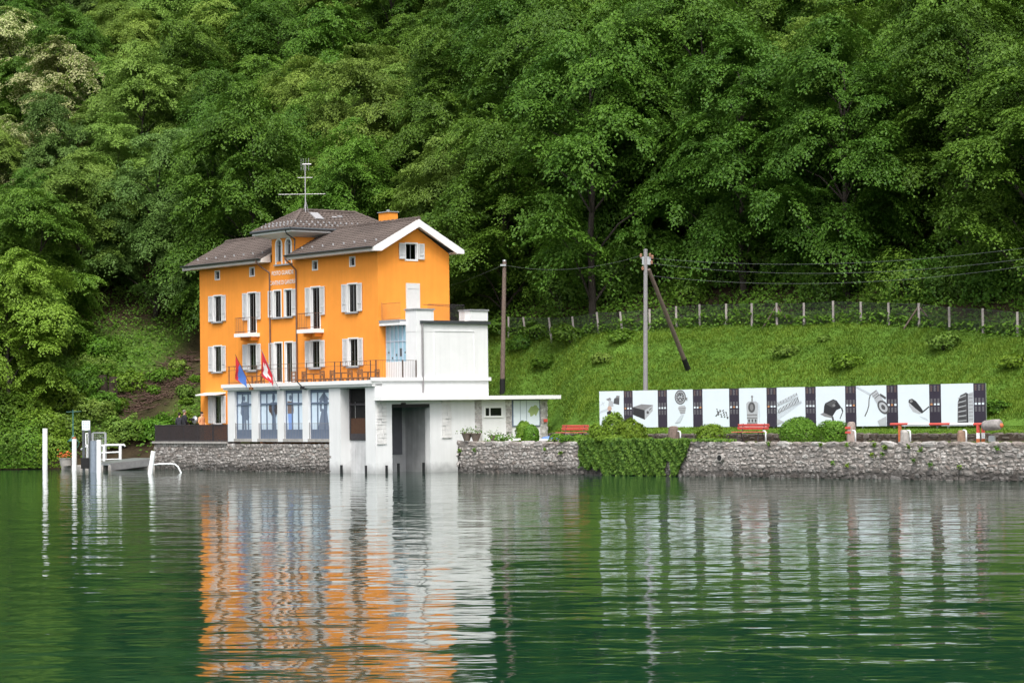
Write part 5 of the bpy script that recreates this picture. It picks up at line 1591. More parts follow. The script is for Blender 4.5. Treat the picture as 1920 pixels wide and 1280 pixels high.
# ================================================================ billboards
BA, BB = gp(1126, 122.4), gp(1851, 104.0)
bd_ = BB - BA; bd_.z = 0; BL = bd_.length; bd_.normalize(); bn = Vector((-bd_.y, bd_.x, 0))
BF = Matrix(((bd_.x, bn.x, 0, BA.x), (bd_.y, bn.y, 0, BA.y), (0, 0, 1, 0), (0, 0, 0, 1)))
brot = math.atan2(bd_.y, bd_.x)
BZ0, BZ1 = 2.22, 4.06
desc = ['two hands lifting a device over a dark-suited man', 'a dark metal box', 'a wristwatch', 'scattered small papers', 'an ornate bottle', 'rows of cartridges in a tray', 'a dark cap', 'a slack watch strap', 'a golf club head', 'a car tyre']
mods = BL / 10
PM = [M[k] for k in ('print_black', 'print_dark', 'print_mid', 'print_light', 'print_pale', 'print_skin')]
def picture(i, g, X, Z):
    lay = [0]
    def P(a, b): return (X(a), -.024 - .0006 * lay[0], Z(b))
    def poly(pts, m): lay[0] += 1; g.poly([P(a, b) for a, b in pts], m)
    def ell(a, b, ra, rb, m, n=18, rot=0.0):
        poly([(a + ra * math.cos(t) * math.cos(rot) - rb * math.sin(t) * math.sin(rot), b + .71 * (ra * math.cos(t) * math.sin(rot) + rb * math.sin(t) * math.cos(rot)) ) for t in [2 * math.pi * k / n for k in range(n)]], m)
    def line(a0, b0, a1, b1, w_, m):
        dx, dz = a1 - a0, b1 - b0; l = math.hypot(dx, dz); nx, nz = -dz / l * w_, dx / l * w_
        poly([(a0 + nx, b0 + nz), (a1 + nx, b1 + nz), (a1 - nx, b1 - nz), (a0 - nx, b0 - nz)], m)
    if i == 0:
        poly([(.27, .78), (.44, .83), (.50, .79), (.44, .70)], 2); poly([(.62, .80), (.84, .86), (.82, .62), (.58, .66)], 1); poly([(.68, .84), (.72, .88), (.86, .87), (.80, .80)], 2)
        poly([(.40, .76), (.56, .72), (.58, .58), (.36, .56)], 3); ell(.42, .52, .09, .10, 5); poly([(.30, .42), (.44, .47), (.56, .40), (.62, .18), (.56, .10), (.40, .14)], 0)
        poly([(.62, .18), (.88, .25), (.95, .16), (.62, .13)], 1); line(.05, .62, .22, .70, .01, 4); line(.1, .72, .2, .60, .01, 4); line(.02, .42, .34, .50, .03, 4)
    elif i == 1:
        poly([(.0, .55), (.35, .63), (.82, .60), (.48, .46)], 2); poly([(.0, .55), (.48, .46), (.48, .20), (.0, .34)], 0); poly([(.48, .46), (.82, .60), (.80, .44), (.48, .20)], 3); ell(.60, .40, .05, .06, 1); line(.66, .46, .76, .52, .012, 1)
    elif i == 2:
        poly([(.42, .50), (.46, .56), (.68, .58), (.74, .52), (.70, .36), (.52, .34)], 3)
        for k in range(4): line(.46 + .02 * k, .50 - .045 * k, .72 - .01 * k, .51 - .045 * k, .010, 2)
        ell(.52, .80, .22, .28, 1); ell(.52, .80, .185, .235, 3); ell(.52, .80, .155, .20, 1)
        for k in range(12):
            t = math.pi * k / 6; line(.52 + .10 * math.cos(t), .80 + .094 * math.sin(t), .52 + .14 * math.cos(t), .80 + .13 * math.sin(t), .008, 3)
        for (a, b) in ((.46, .80), (.58, .80), (.52, .73)): ell(a, b, .035, .045, 3, 10)
        line(.52, .80, .60, .86, .008, 4); line(.52, .80, .48, .86, .008, 4)
        poly([(.74, .78), (.80, .80), (.80, .72), (.74, .72)], 2); poly([(.56, .34), (.66, .34), (.50, .12), (.30, .10)], 4)
    elif i == 3:
        r = random.Random(4)
        for k in range(16):
            a, b = .52 + .46 * (k % 4) / 4 + .02 * (k // 4), .42 - .055 * (k // 4) - .05 * (k % 4) * .6 + .05
            line(a, b, a + .05, b + .022 * r.choice((-1, 1.4)), .016, r.choice((0, 1, 2)))
        poly([(.66, .42), (.72, .46), (.52, .27), (.48, .28)], 1)
    elif i == 4:
        ell(.48, .78, .04, .05, 2); poly([(.45, .66), (.51, .66), (.50, .76), (.46, .76)], 2); poly([(.26, .60), (.34, .66), (.62, .66), (.70, .60), (.66, .0), (.30, .0)], 3)
        ell(.46, .50, .13, .20, 1); ell(.46, .50, .06, .12, 2)
        for b in (.30, .22, .08): line(.28, b, .66, b, .022, 2)
        for a in (.36, .48, .60): ell(a, .15, .035, .06, 1, 10)
        line(.70, .62, .74, .10, .010, 4); line(.74, .58, .76, .25, .008, 4)
    elif i == 5:
        poly([(.0, .36), (.86, .66), (.90, .60), (.0, .14)], 4)
        for k in range(15):
            a = .03 + .05 * k; b = .44 + .021 * k; line(a, b, a + .05, b - .11, .013, 2 if k % 2 else 1)
        for k in range(15):
            a = .03 + .048 * k; b = .62 + .017 * k; line(a, b, a + .03, b - .07, .013, 3 if k % 2 else 2)
        line(.0, .53, .78, .76, .008, 3); line(.0, .36, .88, .62, .006, 3); poly([(0, .04), (.25, .12), (.0, .2)], 3)
    elif i == 6:
        poly([(.28, .50), (.32, .58), (.60, .68), (.72, .64), (.88, .46), (.70, .40), (.56, .24), (.26, .34)], 0); poly([(.34, .56), (.60, .66), (.70, .62), (.58, .46)], 1)
        poly([(.14, .30), (.26, .34), (.56, .24), (.54, .20), (.30, .24)], 2); line(.88, .46, .92, .36, .02, 0); line(.92, .36, .82, .18, .014, 1); line(.56, .24, .60, .12, .03, 1); ell(.62, .52, .05, .05, 2)
    elif i == 7:
        line(.0, 1 - .02, .48, .78, .03, 4); line(.0, .97, .46, .76, .006, 3)
        pts_ = [(.48, .78), (.43, .66), (.42, .50), (.36, .36), (.28, .24)]
        for k in range(4): line(*pts_[k], *pts_[k + 1], .016, 1)
        poly([(.48, .80), (.68, .90), (.80, .76), (.62, .66)], 3); line(.5, .78, .68, .88, .008, 1); line(.62, .68, .78, .78, .01, 1); line(.55, .72, .74, .82, .006, 1)
        poly([(.60, .66), (.80, .76), (.92, .62), (.74, .50)], 3); ell(.90, .46, .17, .26, 1, 18, .5); ell(.90, .46, .12, .19, 3, 18, .5); ell(.90, .46, .06, .10, 1, 12, .5)
        line(.80, .78, .99, .68, .03, 1); poly([(.70, .12), (1.0, .24), (1.0, .0), (.76, .0)], 3)
    elif i == 8:
        poly([(.34, .58), (.36, .64), (.46, .66), (.58, .60), (.74, .44), (.80, .36), (.76, .30), (.56, .40)], 0); poly([(.34, .58), (.56, .42), (.76, .30), (.68, .28), (.48, .34), (.36, .48)], 3); ell(.43, .60, .05, .05, 2)
        line(.76, .31, 1.0, .46, .016, 0); poly([(.66, .24), (.9, .18), (1.0, .10), (.8, .16)], 4)
    else:
        ell(.62, .40, .10, .1, 0); poly([(.50, .0), (.52, .56), (.60, .72), (.78, .79), (.80, .79), (.80, .0)], 1)
        for k in range(6): line(.53, .10 + .11 * k, .78, .12 + .12 * k, .010, 3); line(.56, .06 + .11 * k, .76, .05 + .115 * k, .012, 0)
        poly([(.84, .0), (.84, .76), (1.0, .80), (1.0, .0)], 3); line(.82, .0, .82, .77, .02, 0)
        for k in range(9): line(.86, .05 + .085 * k, .99, .06 + .085 * k, .008, 2)
for i in range(10):
    x0 = mods * i; x1 = x0 + mods; xs = x0 + mods * .735
    loc = BF @ Vector((x0, 0, BZ0))
    r = thing('billboard', 'white billboard printed with ' + desc[i], 'billboard', loc, brot, 'row of billboards on the lawn')
    g = G(); g.box(x0 + .006, x1 - .006, .0, .06, BZ0, BZ1); put('backing', g, M['steel'], r, BF)
    g = G(); g.box(x0 + .012, xs, -.022, -.002, BZ0, BZ1); put('poster', g, M['board'], r, BF)
    g = G(); g.box(xs + .004, x1 - .008, -.020, -.002, BZ0 + .0, BZ1); st = put('text_strip', g, M['boardblack'], r, BF)
    g = G(); picture(i, g, lambda a: x0 + .02 + (xs - x0 - .03) * a, lambda b: BZ0 + .02 + (BZ1 - BZ0 - .03) * b); put('printed_picture', g, PM, r, BF)
    g = G(); rr = random.Random(i); H_ = BZ1 - BZ0
    for k in range(3):
        cx = xs + (x1 - xs) * (.2 + .3 * k)
        for j in range(6): g.box(cx - .055, cx + .045 + rr.uniform(-.02, .02), -.0235, -.0205, BZ1 - .08 - .045 * j, BZ1 - .058 - .045 * j, (0 if k == 1 else 1))
        for j in range(5): g.box(cx - .055, cx + .05, -.0235, -.0205, BZ1 - H_ * .36 - .04 * j, BZ1 - H_ * .36 + .02 - .04 * j, 0)
        g.box(cx - .065, cx + .055, -.0235, -.0205, BZ1 - H_ * .505, BZ1 - H_ * .505 + .085, 2 if (i + k) % 4 else 3)
        for j in range(5): g.box(cx - .055, cx + .05, -.0235, -.0205, BZ1 - H_ * .56 - .045 * j, BZ1 - H_ * .56 + .02 - .045 * j, 0)
    put('text_lines', g, [M['print_mid'], M['print_brown'], M['board'], M['print_orange']], st, BF, kind='stuff')
    for xx in (x0 + .3, x1 - .3):
        g = G(); q = BF @ Vector((xx, .12, 0)); zg = tz(q.x, q.y); g.box(xx - .035, xx + .035, .061, .13, zg - .3, BZ1 - .1); put('support_post', g, M['steel'], r, BF)

# ================================================================ wire fence on the slope
fence_px = [(957, 586, 617), (990, 586, 612), (1038, 585, 621), (1082, 582, 626), (1128, 580, 625), (1172, 577, 621), (1222, 580, 610), (1272, 571, 609), (1316, 569, 608), (1366, 570, 609), (1414, 568, 607), (1461, 567, 608), (1512, 566, 601), (1567, 563, 602), (1619, 564, 606), (1671, 563, 606), (1728, 561, 604), (1785, 566, 604), (1848, 571, 624), (1913, 573, 630), (1985, 576, 640)]
root = thing('wire_fence', 'wire mesh fence on pale concrete posts along the top of the lawn', 'fence', gp(1400, float(D_F(1400)), 7.5))
tops, bots = [], []
for k, (px, yt, yb) in enumerate(fence_px):
    D = float(D_F(px)); b = gp(px, D, 0); b.z = tz(b.x, b.y) 
    lean = (.16 if 970 < px < 1180 else 0)
    t = Vector((b.x - lean, b.y, b.z + 1.18))
    tops.append(t); bots.append(b.copy())
    g = G(); d = (t - b); g.obox((b + t) / 2 - Vector((0, 0, .2)), (.055, 0, 0), (0, .05, 0), d / 2 + Vector((0, 0, .2))); put('post', g, M['fencepost'] if 'fencepost' in M else M.setdefault('fencepost', mat('pale_concrete_post', (.32, .29, .27), .9, .25, 4, .01, 25)), root)
    if px in (1461, 1728):
        for sgn in (-1, 1):
            p2 = b + Vector((.75 * sgn, -.55 * sgn, 0)); p2.z = tz(p2.x, p2.y) - .1
            g = G(); g.path([t - Vector((0, 0, .15)), p2], .04, 6); put('brace', g, M['polewood'], root)
for k in range(len(tops) - 1):
    g = G(); t0, t1, b0, b1 = tops[k], tops[k + 1], bots[k], bots[k + 1]
    n = max(6, int((t1 - t0).length / .11))
    def Q(u, v): return (b0.lerp(b1, u)).lerp(t0.lerp(t1, u), .08 + .88 * v)
    m = 9
    for i in range(-m, n):
        u0, v0, u1, v1 = i / n, 0.0, (i + m) / n, 1.0
        if u0 < 0: v0 = -u0 / (u1 - u0); u0 = 0
        if u1 > 1: v1 = v0 + (1 - v0) * (1 - u0) / (u1 - u0); u1 = 1
        if u1 - u0 > .01:
            g.tube(Q(u0, v0), Q(u1, v1), .006, n=3); g.tube(Q(1 - u0, v0), Q(1 - u1, v1), .006, n=3)
    for v in (0, .5, 1): g.tube(Q(0, v), Q(1, v), .008, n=3)
    put('wire_mesh', g, M['wire'] if 'wire' in M else M.setdefault('wire', mat('dull_wire', (.09, .095, .10), .6, .1, 5, metal=.4)), root, kind='stuff')

# ================================================================ poles and cables
pb1 = gp(943.5, 135.0); pb1.z = tz(pb1.x, pb1.y); D1 = 135.0
pt1 = at_depth(946, 490, D1)
root = thing('utility_pole', 'brown wooden utility pole standing behind the white annex', 'pole', pb1)
g = G(); g.path([pb1.lerp(pt1, .11), pt1], [.14, .11], 10); put('pole', g, M['polewood'], root)
g = G(); g.path([pb1 - Vector((0, 0, .4)), pb1.lerp(pt1, .11)], [.17, .16], 10); put('foot', g, M['tar'], root)
g = G(); g.obox(pt1 + Vector((-.08, -.12, -.22)), (.16, 0, 0), (0, .06, 0), (0, 0, .05)); g.lathe(pt1, [(.12, 0), (.10, .08), (.02, .10)], 10); put('bracket', g, M['steel'], root)
D2 = 121.5
pb2 = gp(1211.5, D2); pb2.z = tz(pb2.x, pb2.y); pt2 = at_depth(1210.5, 470, D2)
root = thing('braced_utility_pole', 'tall grey utility pole with a slanting wooden strut on the lawn', 'pole', pb2)
g = G(); g.path([pb2 - Vector((0, 0, .4)), pt2], [.13, .10], 10); put('pole', g, M['polegrey'], root)
s0 = at_depth(1216, 505, D2); sd0 = 127.4
s1 = slope_pt(1291, 693); s1.z -= .05
g = G(); g.path([s0, s0.lerp(s1, .88)], [.10, .12], 10); strut = put('strut', g, M['polewood'], root)
g = G(); g.path([s0.lerp(s1, .88), s1], [.135, .15], 10); put('strut_foot', g, M['tar'], strut)
g = G(); c = at_depth(1212, 483, D2)
g.obox(c, (.30, 0, 0), (0, .06, 0), (0, 0, .05)); g.obox(c + Vector((0, 0, -.2)), (.22, 0, 0), (0, .06, 0), (0, 0, .16)); put('bracket', g, M['steel'], root)
for dx, dz in ((-.28, .1), (.18, .12), (.30, .02), (.26, -.25), (-.2, -.55)):
    g = G(); g.lathe(c + Vector((dx, -.08, dz)), [(.05, -.09), (.07, -.03), (.045, 0), (.07, .04), (.03, .10)], 10); put('insulator', g, M['terracotta'], root)
g = G(); g.lathe(pt2, [(.11, 0), (.11, .06), (.03, .09)], 10); put('cap', g, M['polegrey'], root)
def cable(label, a, b, sag, r_=.008):
    n = 26; pts = []
    for i in range(n + 1):
        t = i / n; p = a.lerp(b, t); p.z -= sag * 4 * t * (1 - t); pts.append(p)
    g = G(); g.path(pts, r_, 5); single('power_cable', label, 'cable', g, M['cable'], (a + b) / 2)
M['cable'] = mat('grey_cable', (.10, .11, .11), .6, .1, 5)
cable('sagging cable between the two utility poles', pt1 + Vector((.05, 0, -.22)), c + Vector((-.28, -.08, .1)), .45)
ends = [(2050, 446, 101), (2050, 466, 101), (2050, 478, 101)]
st = [(1222, 484), (1222, 494), (1222, 517)]
dsc = ['topmost of three cables running right from the braced pole', 'middle of three cables running right from the braced pole', 'lowest of three cables running right from the braced pole']
for (x, y, D), (x2, y2), l in zip(ends, st, dsc): cable(l, at_depth(x2, y2, D2), at_depth(x, y, D), .75 if l[0] != 't' else .65)
cable('thin cable leaving the brown pole towards the wood', pt1 + Vector((-.1, 0, -.2)), at_depth(600, 565, 158), .8, .01)

# ================================================================ vegetation
def crown_mesh(name, seed, H, R, npad, nleaf, leaf, mt, z0=.12, nl=14, squash=.95, blossom=0.0, droop=.35):
    """an uneven crown: big lobes carry boughs, each bough a drooping pad of single leaves"""
    r = np.random.default_rng(seed)
    lobes = [(np.array([r.normal(0, .12) * R, r.normal(0, .12) * R, H * .84]), R * r.uniform(.40, .52))]
    for i in range(nl):
        t = (i + r.uniform(.1, .9)) / nl; a = i * 2.39996 + r.uniform(-.6, .6)
        rho = R * r.uniform(.38, .78) * (1 - .45 * max(0, t - .45) / .55) * (.88 + .24 * min(t / .3, 1) * .5)
        lobes.append((np.array([rho * math.cos(a), rho * math.sin(a), H * (z0 + .08 + (.74 - z0) * t)]), R * r.uniform(.20, .46)))
    tot = sum(l[1] ** 2 for l in lobes)
    Ps, Ns, Ds, Rn, limbs = [], [], [], [], []
    up = np.array([0, 0, 1.0])
    for li, (lc, lr) in enumerate(lobes):
        limbs.append(lc * np.array([.8, .8, 1]))
        lobe_tone = r.normal(0, .10)
        for k in range(int(npad * lr * lr / tot)):
            d = r.normal(0, 1, 3); d /= np.linalg.norm(d)
            if d[2] < -.35: d[2] = -d[2]
            rr = lr * r.uniform(.50, 1.28)
            c = lc + d * rr * np.array([1, 1, squash])
            if any(np.linalg.norm((c - oc) / orr) < .72 for j, (oc, orr) in enumerate(lobes) if j != li) and r.random() < .75: continue
            out = np.array([c[0], c[1], 0]) * .35 / R + d * np.array([1, 1, .2]); out[2] = 0
            a = math.atan2(out[1], out[0]) + r.uniform(-.4, .4)
            nrm = up * 1.15 + d * np.array([.42, .42, .2]) + r.normal(0, .27, 3); nrm /= np.linalg.norm(nrm)
            er = np.array([math.cos(a), math.sin(a), 0]); er = er - nrm * er.dot(nrm); er /= np.linalg.norm(er); et = np.cross(nrm, er)
            L_ = R * r.uniform(.11, .32); Wd = L_ * r.uniform(.5, .95); Th = L_ * r.uniform(.10, .26)
            n = max(24, min(int(nleaf * (L_ * Wd) / (R * R * .05) * r.uniform(.75, 1.2)), nleaf * 2))
            cl = r.uniform(-1, 1, (max(4, n // 22), 2)); idx = r.integers(0, len(cl), n)
            u = r.uniform(-1, 1, (n, 2)); uu = u * .40 + cl[idx] * .66
            q2 = (uu ** 2).sum(1)
            dz = (r.uniform(0, 1, n) ** 2 * -1.3 + .35) * Th + (1 - np.clip(q2, 0, 1.3)) * Th * .7
            dz += (r.normal(0, .28, len(cl)) * Th)[idx]
            p = c + er * (uu[:, :1] * L_) + et * (uu[:, 1:] * Wd) + nrm * dz[:, None]
            p[:, 2] -= droop * L_ * np.clip(uu[:, 0] + .4, 0, 2) ** 2 * .6
            nn = nrm + er * (.15 + .5 * uu[:, :1]) + et * (.5 * uu[:, 1:]) + r.normal(0, .40, (n, 3))
            dd = er + et * uu[:, 1:] + r.normal(0, .6, (n, 3)); dd[:, 2] -= .5
            Ps.append(p); Ns.append(nn); Ds.append(dd)
            rn = np.clip(r.normal(.5, .20, n) + r.normal(0, .14) + lobe_tone, 0, 1)
            if blossom > 0: rn = np.where(r.uniform(0, 1, n) < blossom * r.uniform(.3, 1.6), 2.0, rn)
            Rn.append(rn)
    P_ = np.concatenate(Ps); n = len(P_)
    me = leaves(name, P_, np.concatenate(Ns), np.concatenate(Ds), leaf * r.uniform(.65, 1.35, n), mt, np.concatenate(Rn))
    NLEAF.append(n)
    return me, limbs
NLEAF = []
def trunk_mesh(seed, H, R, limbs):
    r = random.Random(seed); g = G()
    pts = [Vector((0, 0, -1.0)), Vector((0, 0, 0))]
    x = y = 0
    for i in range(1, 7):
        x += r.uniform(-.18, .18); y += r.uniform(-.18, .18); pts.append(Vector((x, y, H * .86 * i / 6)))
    rad = [.24, .19, .16, .14, .11, .08, .05, .02]
    g.path(pts, [q * H / 13 for q in rad], 8)
    for c in limbs:
        c = Vector(c); zb = max(H * .08, c.z - c.xy.length * .75 - .3); k = min(5, max(0, int(zb / (H * .86) * 6)))
        b = pts[1 + k].lerp(pts[min(7, 2 + k)], .5); m = b.lerp(c, .5) + Vector((0, 0, .35)); g.path([b, m, c], [.06, .04, .012], 5)
    return g.mesh('trunk', M['bark'])
SPEC = {}
def species(key, variants):
    L_ = []
    for (seed, H, R, npad, nleaf, leaf, mt, kw) in variants:
        me, limbs = crown_mesh('crown', seed, H, R, npad, nleaf, leaf, M[mt], **kw); L_.append((me, trunk_mesh(seed, H, R, limbs), H, R))
    SPEC[key] = L_
species('dark', [(1, 14, 5.0, 420, 330, .16, 'leaf_dark', dict(z0=.05, nl=22)), (2, 15, 5.4, 440, 330, .165, 'leaf_mid', dict(z0=.06, nl=26)), (3, 14, 4.8, 420, 330, .155, 'leaf_dark', dict(z0=.05, droop=.5, nl=20))])
species('light', [(4, 12, 4.6, 340, 360, .155, 'leaf_light', dict(z0=.04)), (5, 11, 4.4, 330, 360, .155, 'leaf_mid', dict(z0=.03, nl=12)), (8, 12, 4.8, 350, 360, .155, 'leaf_light', dict(z0=.04, droop=.25, nl=16))])
species('blue', [(6, 12, 4.6, 340, 360, .15, 'leaf_blue', dict(z0=.05))])
species('bright', [(14, 11, 4.4, 320, 360, .17, 'leaf_bright', dict(z0=.03, nl=14))])
species('pale', [(9, 11, 4.0, 300, 330, .155, 'leaf_pale', dict(z0=.12, blossom=.52))])
TREES = []
def tree(kind, v, loc, s, rz, label, group, sz=1.0):
    me, tm, H, R = SPEC[kind][v % len(SPEC[kind])]
    o = bpy.data.objects.new('broadleaf_tree', None); COL.objects.link(o)
    o.location = loc; o.rotation_euler = (0, 0, rz); o.scale = (s, s, s * sz)
    o['label'] = label; o['category'] = 'tree'; o['group'] = group
    for nm, m in (('trunk', tm), ('crown', me)):
        c = bpy.data.objects.new(nm, m); COL.objects.link(c); c.parent = o
    TREES.append((loc[0], loc[1], R * s))
LAB = {'dark': {'r': ('tall deep green broadleaf tree in the wood above the wire fence', 'deep green trees above the fence'),
                'm': ('deep green broadleaf tree on the wooded slope rising behind the orange house', 'deep green trees behind the house'),
                'l': ('deep green broadleaf tree on the wooded hillside beyond the landing stage', 'deep green trees beyond the landing')},
       'light': {'r': ('lighter yellow-green broadleaf tree in the wood above the wire fence', 'light green trees above the fence'),
                 'm': ('light yellow-green broadleaf tree on the wooded slope rising behind the orange house', 'light green trees behind the house'),
                 'l': ('light yellow-green broadleaf tree on the hillside beyond the landing stage', 'light green trees beyond the landing')},
       'blue': {'r': ('bluish green fine-leaved tree in the wood above the wire fence', 'bluish trees above the fence'),
                'm': ('bluish green fine-leaved tree on the slope behind the orange house', 'bluish trees behind the house'),
                'l': ('bluish green fine-leaved tree on the hillside beyond the landing stage', 'bluish trees beyond the landing')}}
def zone(px): return 'l' if px < 372 else ('m' if px < 930 else 'r')
hc = HM @ Vector((-12, 4.8, 0))
def clear_house(x, y, R):
    p = HI @ Vector((x, y, 0)); dx = max(-22.2 - p.x, 0, p.x + 1.5); dy = max(1.0 - p.y, 0, p.y - 9.0)
    return math.hypot(dx, dy) > R * .72
rt = random.Random(31)
# special trees placed by hand: pale blossoming ones on the far hillside, the bright one at the water
def hand(kind, v, px, D, s, label, group, rz=0.0, sz=1.0, dz=0.0):
    p = gp(px, D); tree(kind, v, (p.x, p.y, tz(p.x, p.y) - .2 + dz), s, rz, label, group, sz)
hand('pale', 0, 30, 196, 1.0, 'cream blossoming tree high on the far hillside', 'cream blossoming trees', .4)
hand('pale', 0, 112, 183, 1.1, 'cream blossoming tree high on the far hillside', 'cream blossoming trees', 2.0)
hand('pale', 0, 10, 176, .8, 'cream blossoming tree high on the far hillside', 'cream blossoming trees', 3.9)
hand('pale', 0, 520, 185, .75, 'cream blossoming tree above the tower roof on the wooded slope', 'cream blossoming tree above the tower', 5.0)
hand('bright', 0, 22, 148.6, .92, 'bright yellow-green tree leaning over the water by the landing', 'waterside tree', 1.0)
hand('light', 2, -70, 150, .8, 'bright yellow-green tree on the bank edge beyond the landing', 'bank edge tree', 1.0)
cand = []
for _ in range(6600):
    px = rt.uniform(-420, 2280); D = rt.uniform(0, 1) ** 1.15 * 74 + 1.2
    Df = float(D_F(px)); cand.append((px, Df + D, D))
cand.sort(key=lambda c: c[2] + rt.uniform(0, 5))
for px, D, up in cand:
    p = gp(px, D); z = tz(p.x, p.y)
    zn = zone(px)
    if hor(px) - (z - CAMH) * FPX / D < -60: continue                       # above the picture
    if zn == 'r':
        kind = rt.choices(['dark', 'light', 'blue'], [.80, .14, .06])[0]; s = rt.uniform(.9, 1.22)
        if up < 2.0 and px > 1230: continue
        if up < 14: kind = 'dark'
        if 1690 < px < 1790 and up < 13: continue                           # a dark gap in the wood
    elif zn == 'm':
        kind = rt.choices(['dark', 'light', 'blue'], [.42, .44, .14])[0]; s = rt.uniform(.8, 1.1)
    else:
        kind = rt.choices(['dark', 'light', 'blue'], [.18, .62, .20])[0]; s = rt.uniform(.72, 1.05)
        if up < 4 and px > 120: continue
        if 225 < px < 372 and up < 5: continue
    v = rt.randrange(4); R = SPEC[kind][v % len(SPEC[kind])][3] * s
    if not clear_house(p.x, p.y, R): continue
    if any((p.x - a) ** 2 + (p.y - b) ** 2 < (.60 * (R + c)) ** 2 for a, b, c in TREES): continue
    col_ = {'dark': 'deep green', 'light': 'light yellow-green', 'blue': 'bluish green fine-leaved'}[kind]
    if zn == 'r': where = ('just behind the wire fence ' if up < 9 else 'higher in the wood ') + ('above the white annex' if px < 1120 else ('above the braced utility pole' if px < 1420 else 'above the billboards'))
    elif zn == 'm': where = ('close behind ' if up < 12 else 'high on the slope behind ') + ('the tiled tower roof' if px < 640 else 'the near gable of the orange house')
    else: where = 'low on the bank beyond the landing' if up < 12 else ('half way up the hillside beyond the landing' if up < 34 else 'at the top of the hillside beyond the landing')
    lab = col_ + ' tree ' + where; grp = col_ + ' trees ' + where
    tree(kind, v, (p.x, p.y, z - .2), s, rt.uniform(0, 6.28), lab, grp, rt.uniform(.92, 1.15))
NT = len(TREES)

# ---- shrubs
def shrub_mesh(name, seed, rx_, ry_, rz_, n, leaf, mt, lump=.18, box=2.0):
    r = np.random.default_rng(seed)
    d = r.normal(0, 1, (n, 3)); d /= np.linalg.norm(d, axis=1, keepdims=True)
    d[:, 2] = np.where(d[:, 2] < -.35, -d[:, 2], d[:, 2])
    if box > 2: d = d / (np.abs(d) ** box).sum(1, keepdims=True) ** (1 / box)
    f = np.zeros(n)
    for k in range(5):
        w_ = r.normal(0, 1, 3) * (2.0 + k * 1.5); f += np.sin(d @ w_ + r.uniform(0, 6)) / (1 + k * .6)
    rad = (1 + lump * f * .5) * r.uniform(.80, 1.03, n)
    P_ = d * rad[:, None] * np.array([rx_, ry_, rz_]); P_[:, 2] += rz_ * .35
    P_[:, 2] = np.maximum(P_[:, 2], .02)
    N_ = d / np.array([rx_, ry_, rz_]) * rz_ + r.normal(0, .38, (n, 3))
    Dd = r.normal(0, 1, (n, 3)); Dd[:, 2] -= .2
    return leaves(name, P_, N_, Dd, leaf * r.uniform(.7, 1.3, n), mt, r.uniform(0, 1, n))
def shrub(name, label, p, rx_, ry_, rz_, n, leaf, mt, seed, lump=.18, box=2.0, group=None, rz=0.0, cat='shrub'):
    r = thing(name, label, cat, p, rz, group)
    put('foliage', shrub_mesh('foliage', seed, rx_, ry_, rz_, n, leaf, M[mt], lump, box), None, r, WM[r.name])
    g = G()
    rr = random.Random(seed)
    for k in range(5):
        a = rr.uniform(0, 6.28); g.path([(0, 0, -.1), (rx_ * .3 * math.cos(a), ry_ * .3 * math.sin(a), rz_ * .5), (rx_ * .6 * math.cos(a), ry_ * .6 * math.sin(a), rz_ * .95)], [.03, .02, .008], 5)
    put('stems', g, M['bark'], r, WM[r.name])
wrz = math.atan2(wd.y, wd.x)
sc_ = lambda px, D: D / FPX
def sp(px, D, z=1.58): return gp(px, D, z)
shrub('clipped_shrub', 'rounded green twin shrub before the information board', sp(983, 122.0), .44, .42, .72, 2600, .10, 'leaf_hedge', 1, .12)
shrub('clipped_shrub', 'smaller rounded shrub joined to the one before the information board', sp(996, 121.6), .42, .4, .62, 2200, .10, 'leaf_hedge', 2, .12)
shrub('garden_shrub', 'loose green shrub at the near end of the bench, left of the flowering one', sp(1124, 116.6), .62, .55, .60, 2600, .11, 'leaf_shrub', 3, .3)
shrub('garden_shrub', 'tall loose flowering shrub before the first billboard', sp(1150, 116.8), .60, .55, .95, 2600, .12, 'leaf_shrub', 4, .35)
shrub('garden_shrub', 'broad rounded green shrub before the dark box billboard', sp(1186, 115.2), .74, .6, .80, 3200, .11, 'leaf_shrub', 5, .22)
shrub('garden_shrub', 'low spreading plant at the top of the ivy', sp(1150, 114.9), .8, .3, .24, 1800, .09, 'leaf_hedge', 6, .3)
shrub('garden_shrub', 'rounded shrub with brown twigs before the scattered papers billboard', sp(1330, 111.6), .68, .6, .66, 2600, .10, 'leaf_shrub', 7, .25)
shrub('clipped_bush', 'large round clipped bush beside the red bench', sp(1499, 107.2), .92, .85, .80, 6000, .085, 'leaf_hedge', 8, .06)
shrub('clipped_hedge', 'square clipped hedge bush beside the marked stone bollard', sp(1564, 105.6), .58, .55, .66, 4200, .085, 'leaf_hedge', 9, .08, 5.0, rz=wrz)
for i, (px, D, s) in enumerate(((1042, 118.6, .3), (1085, 117.6, .26), (1099, 117.2, .24), (1060, 117.0, .26))):
    shrub('low_plant', 'low bright plant tuft on the wall top before the bench', sp(px, D), s * 1.4, s, s, 500, .09, 'leaf_hedge', 30 + i, .3, group='plant tufts before the bench', cat='plant')
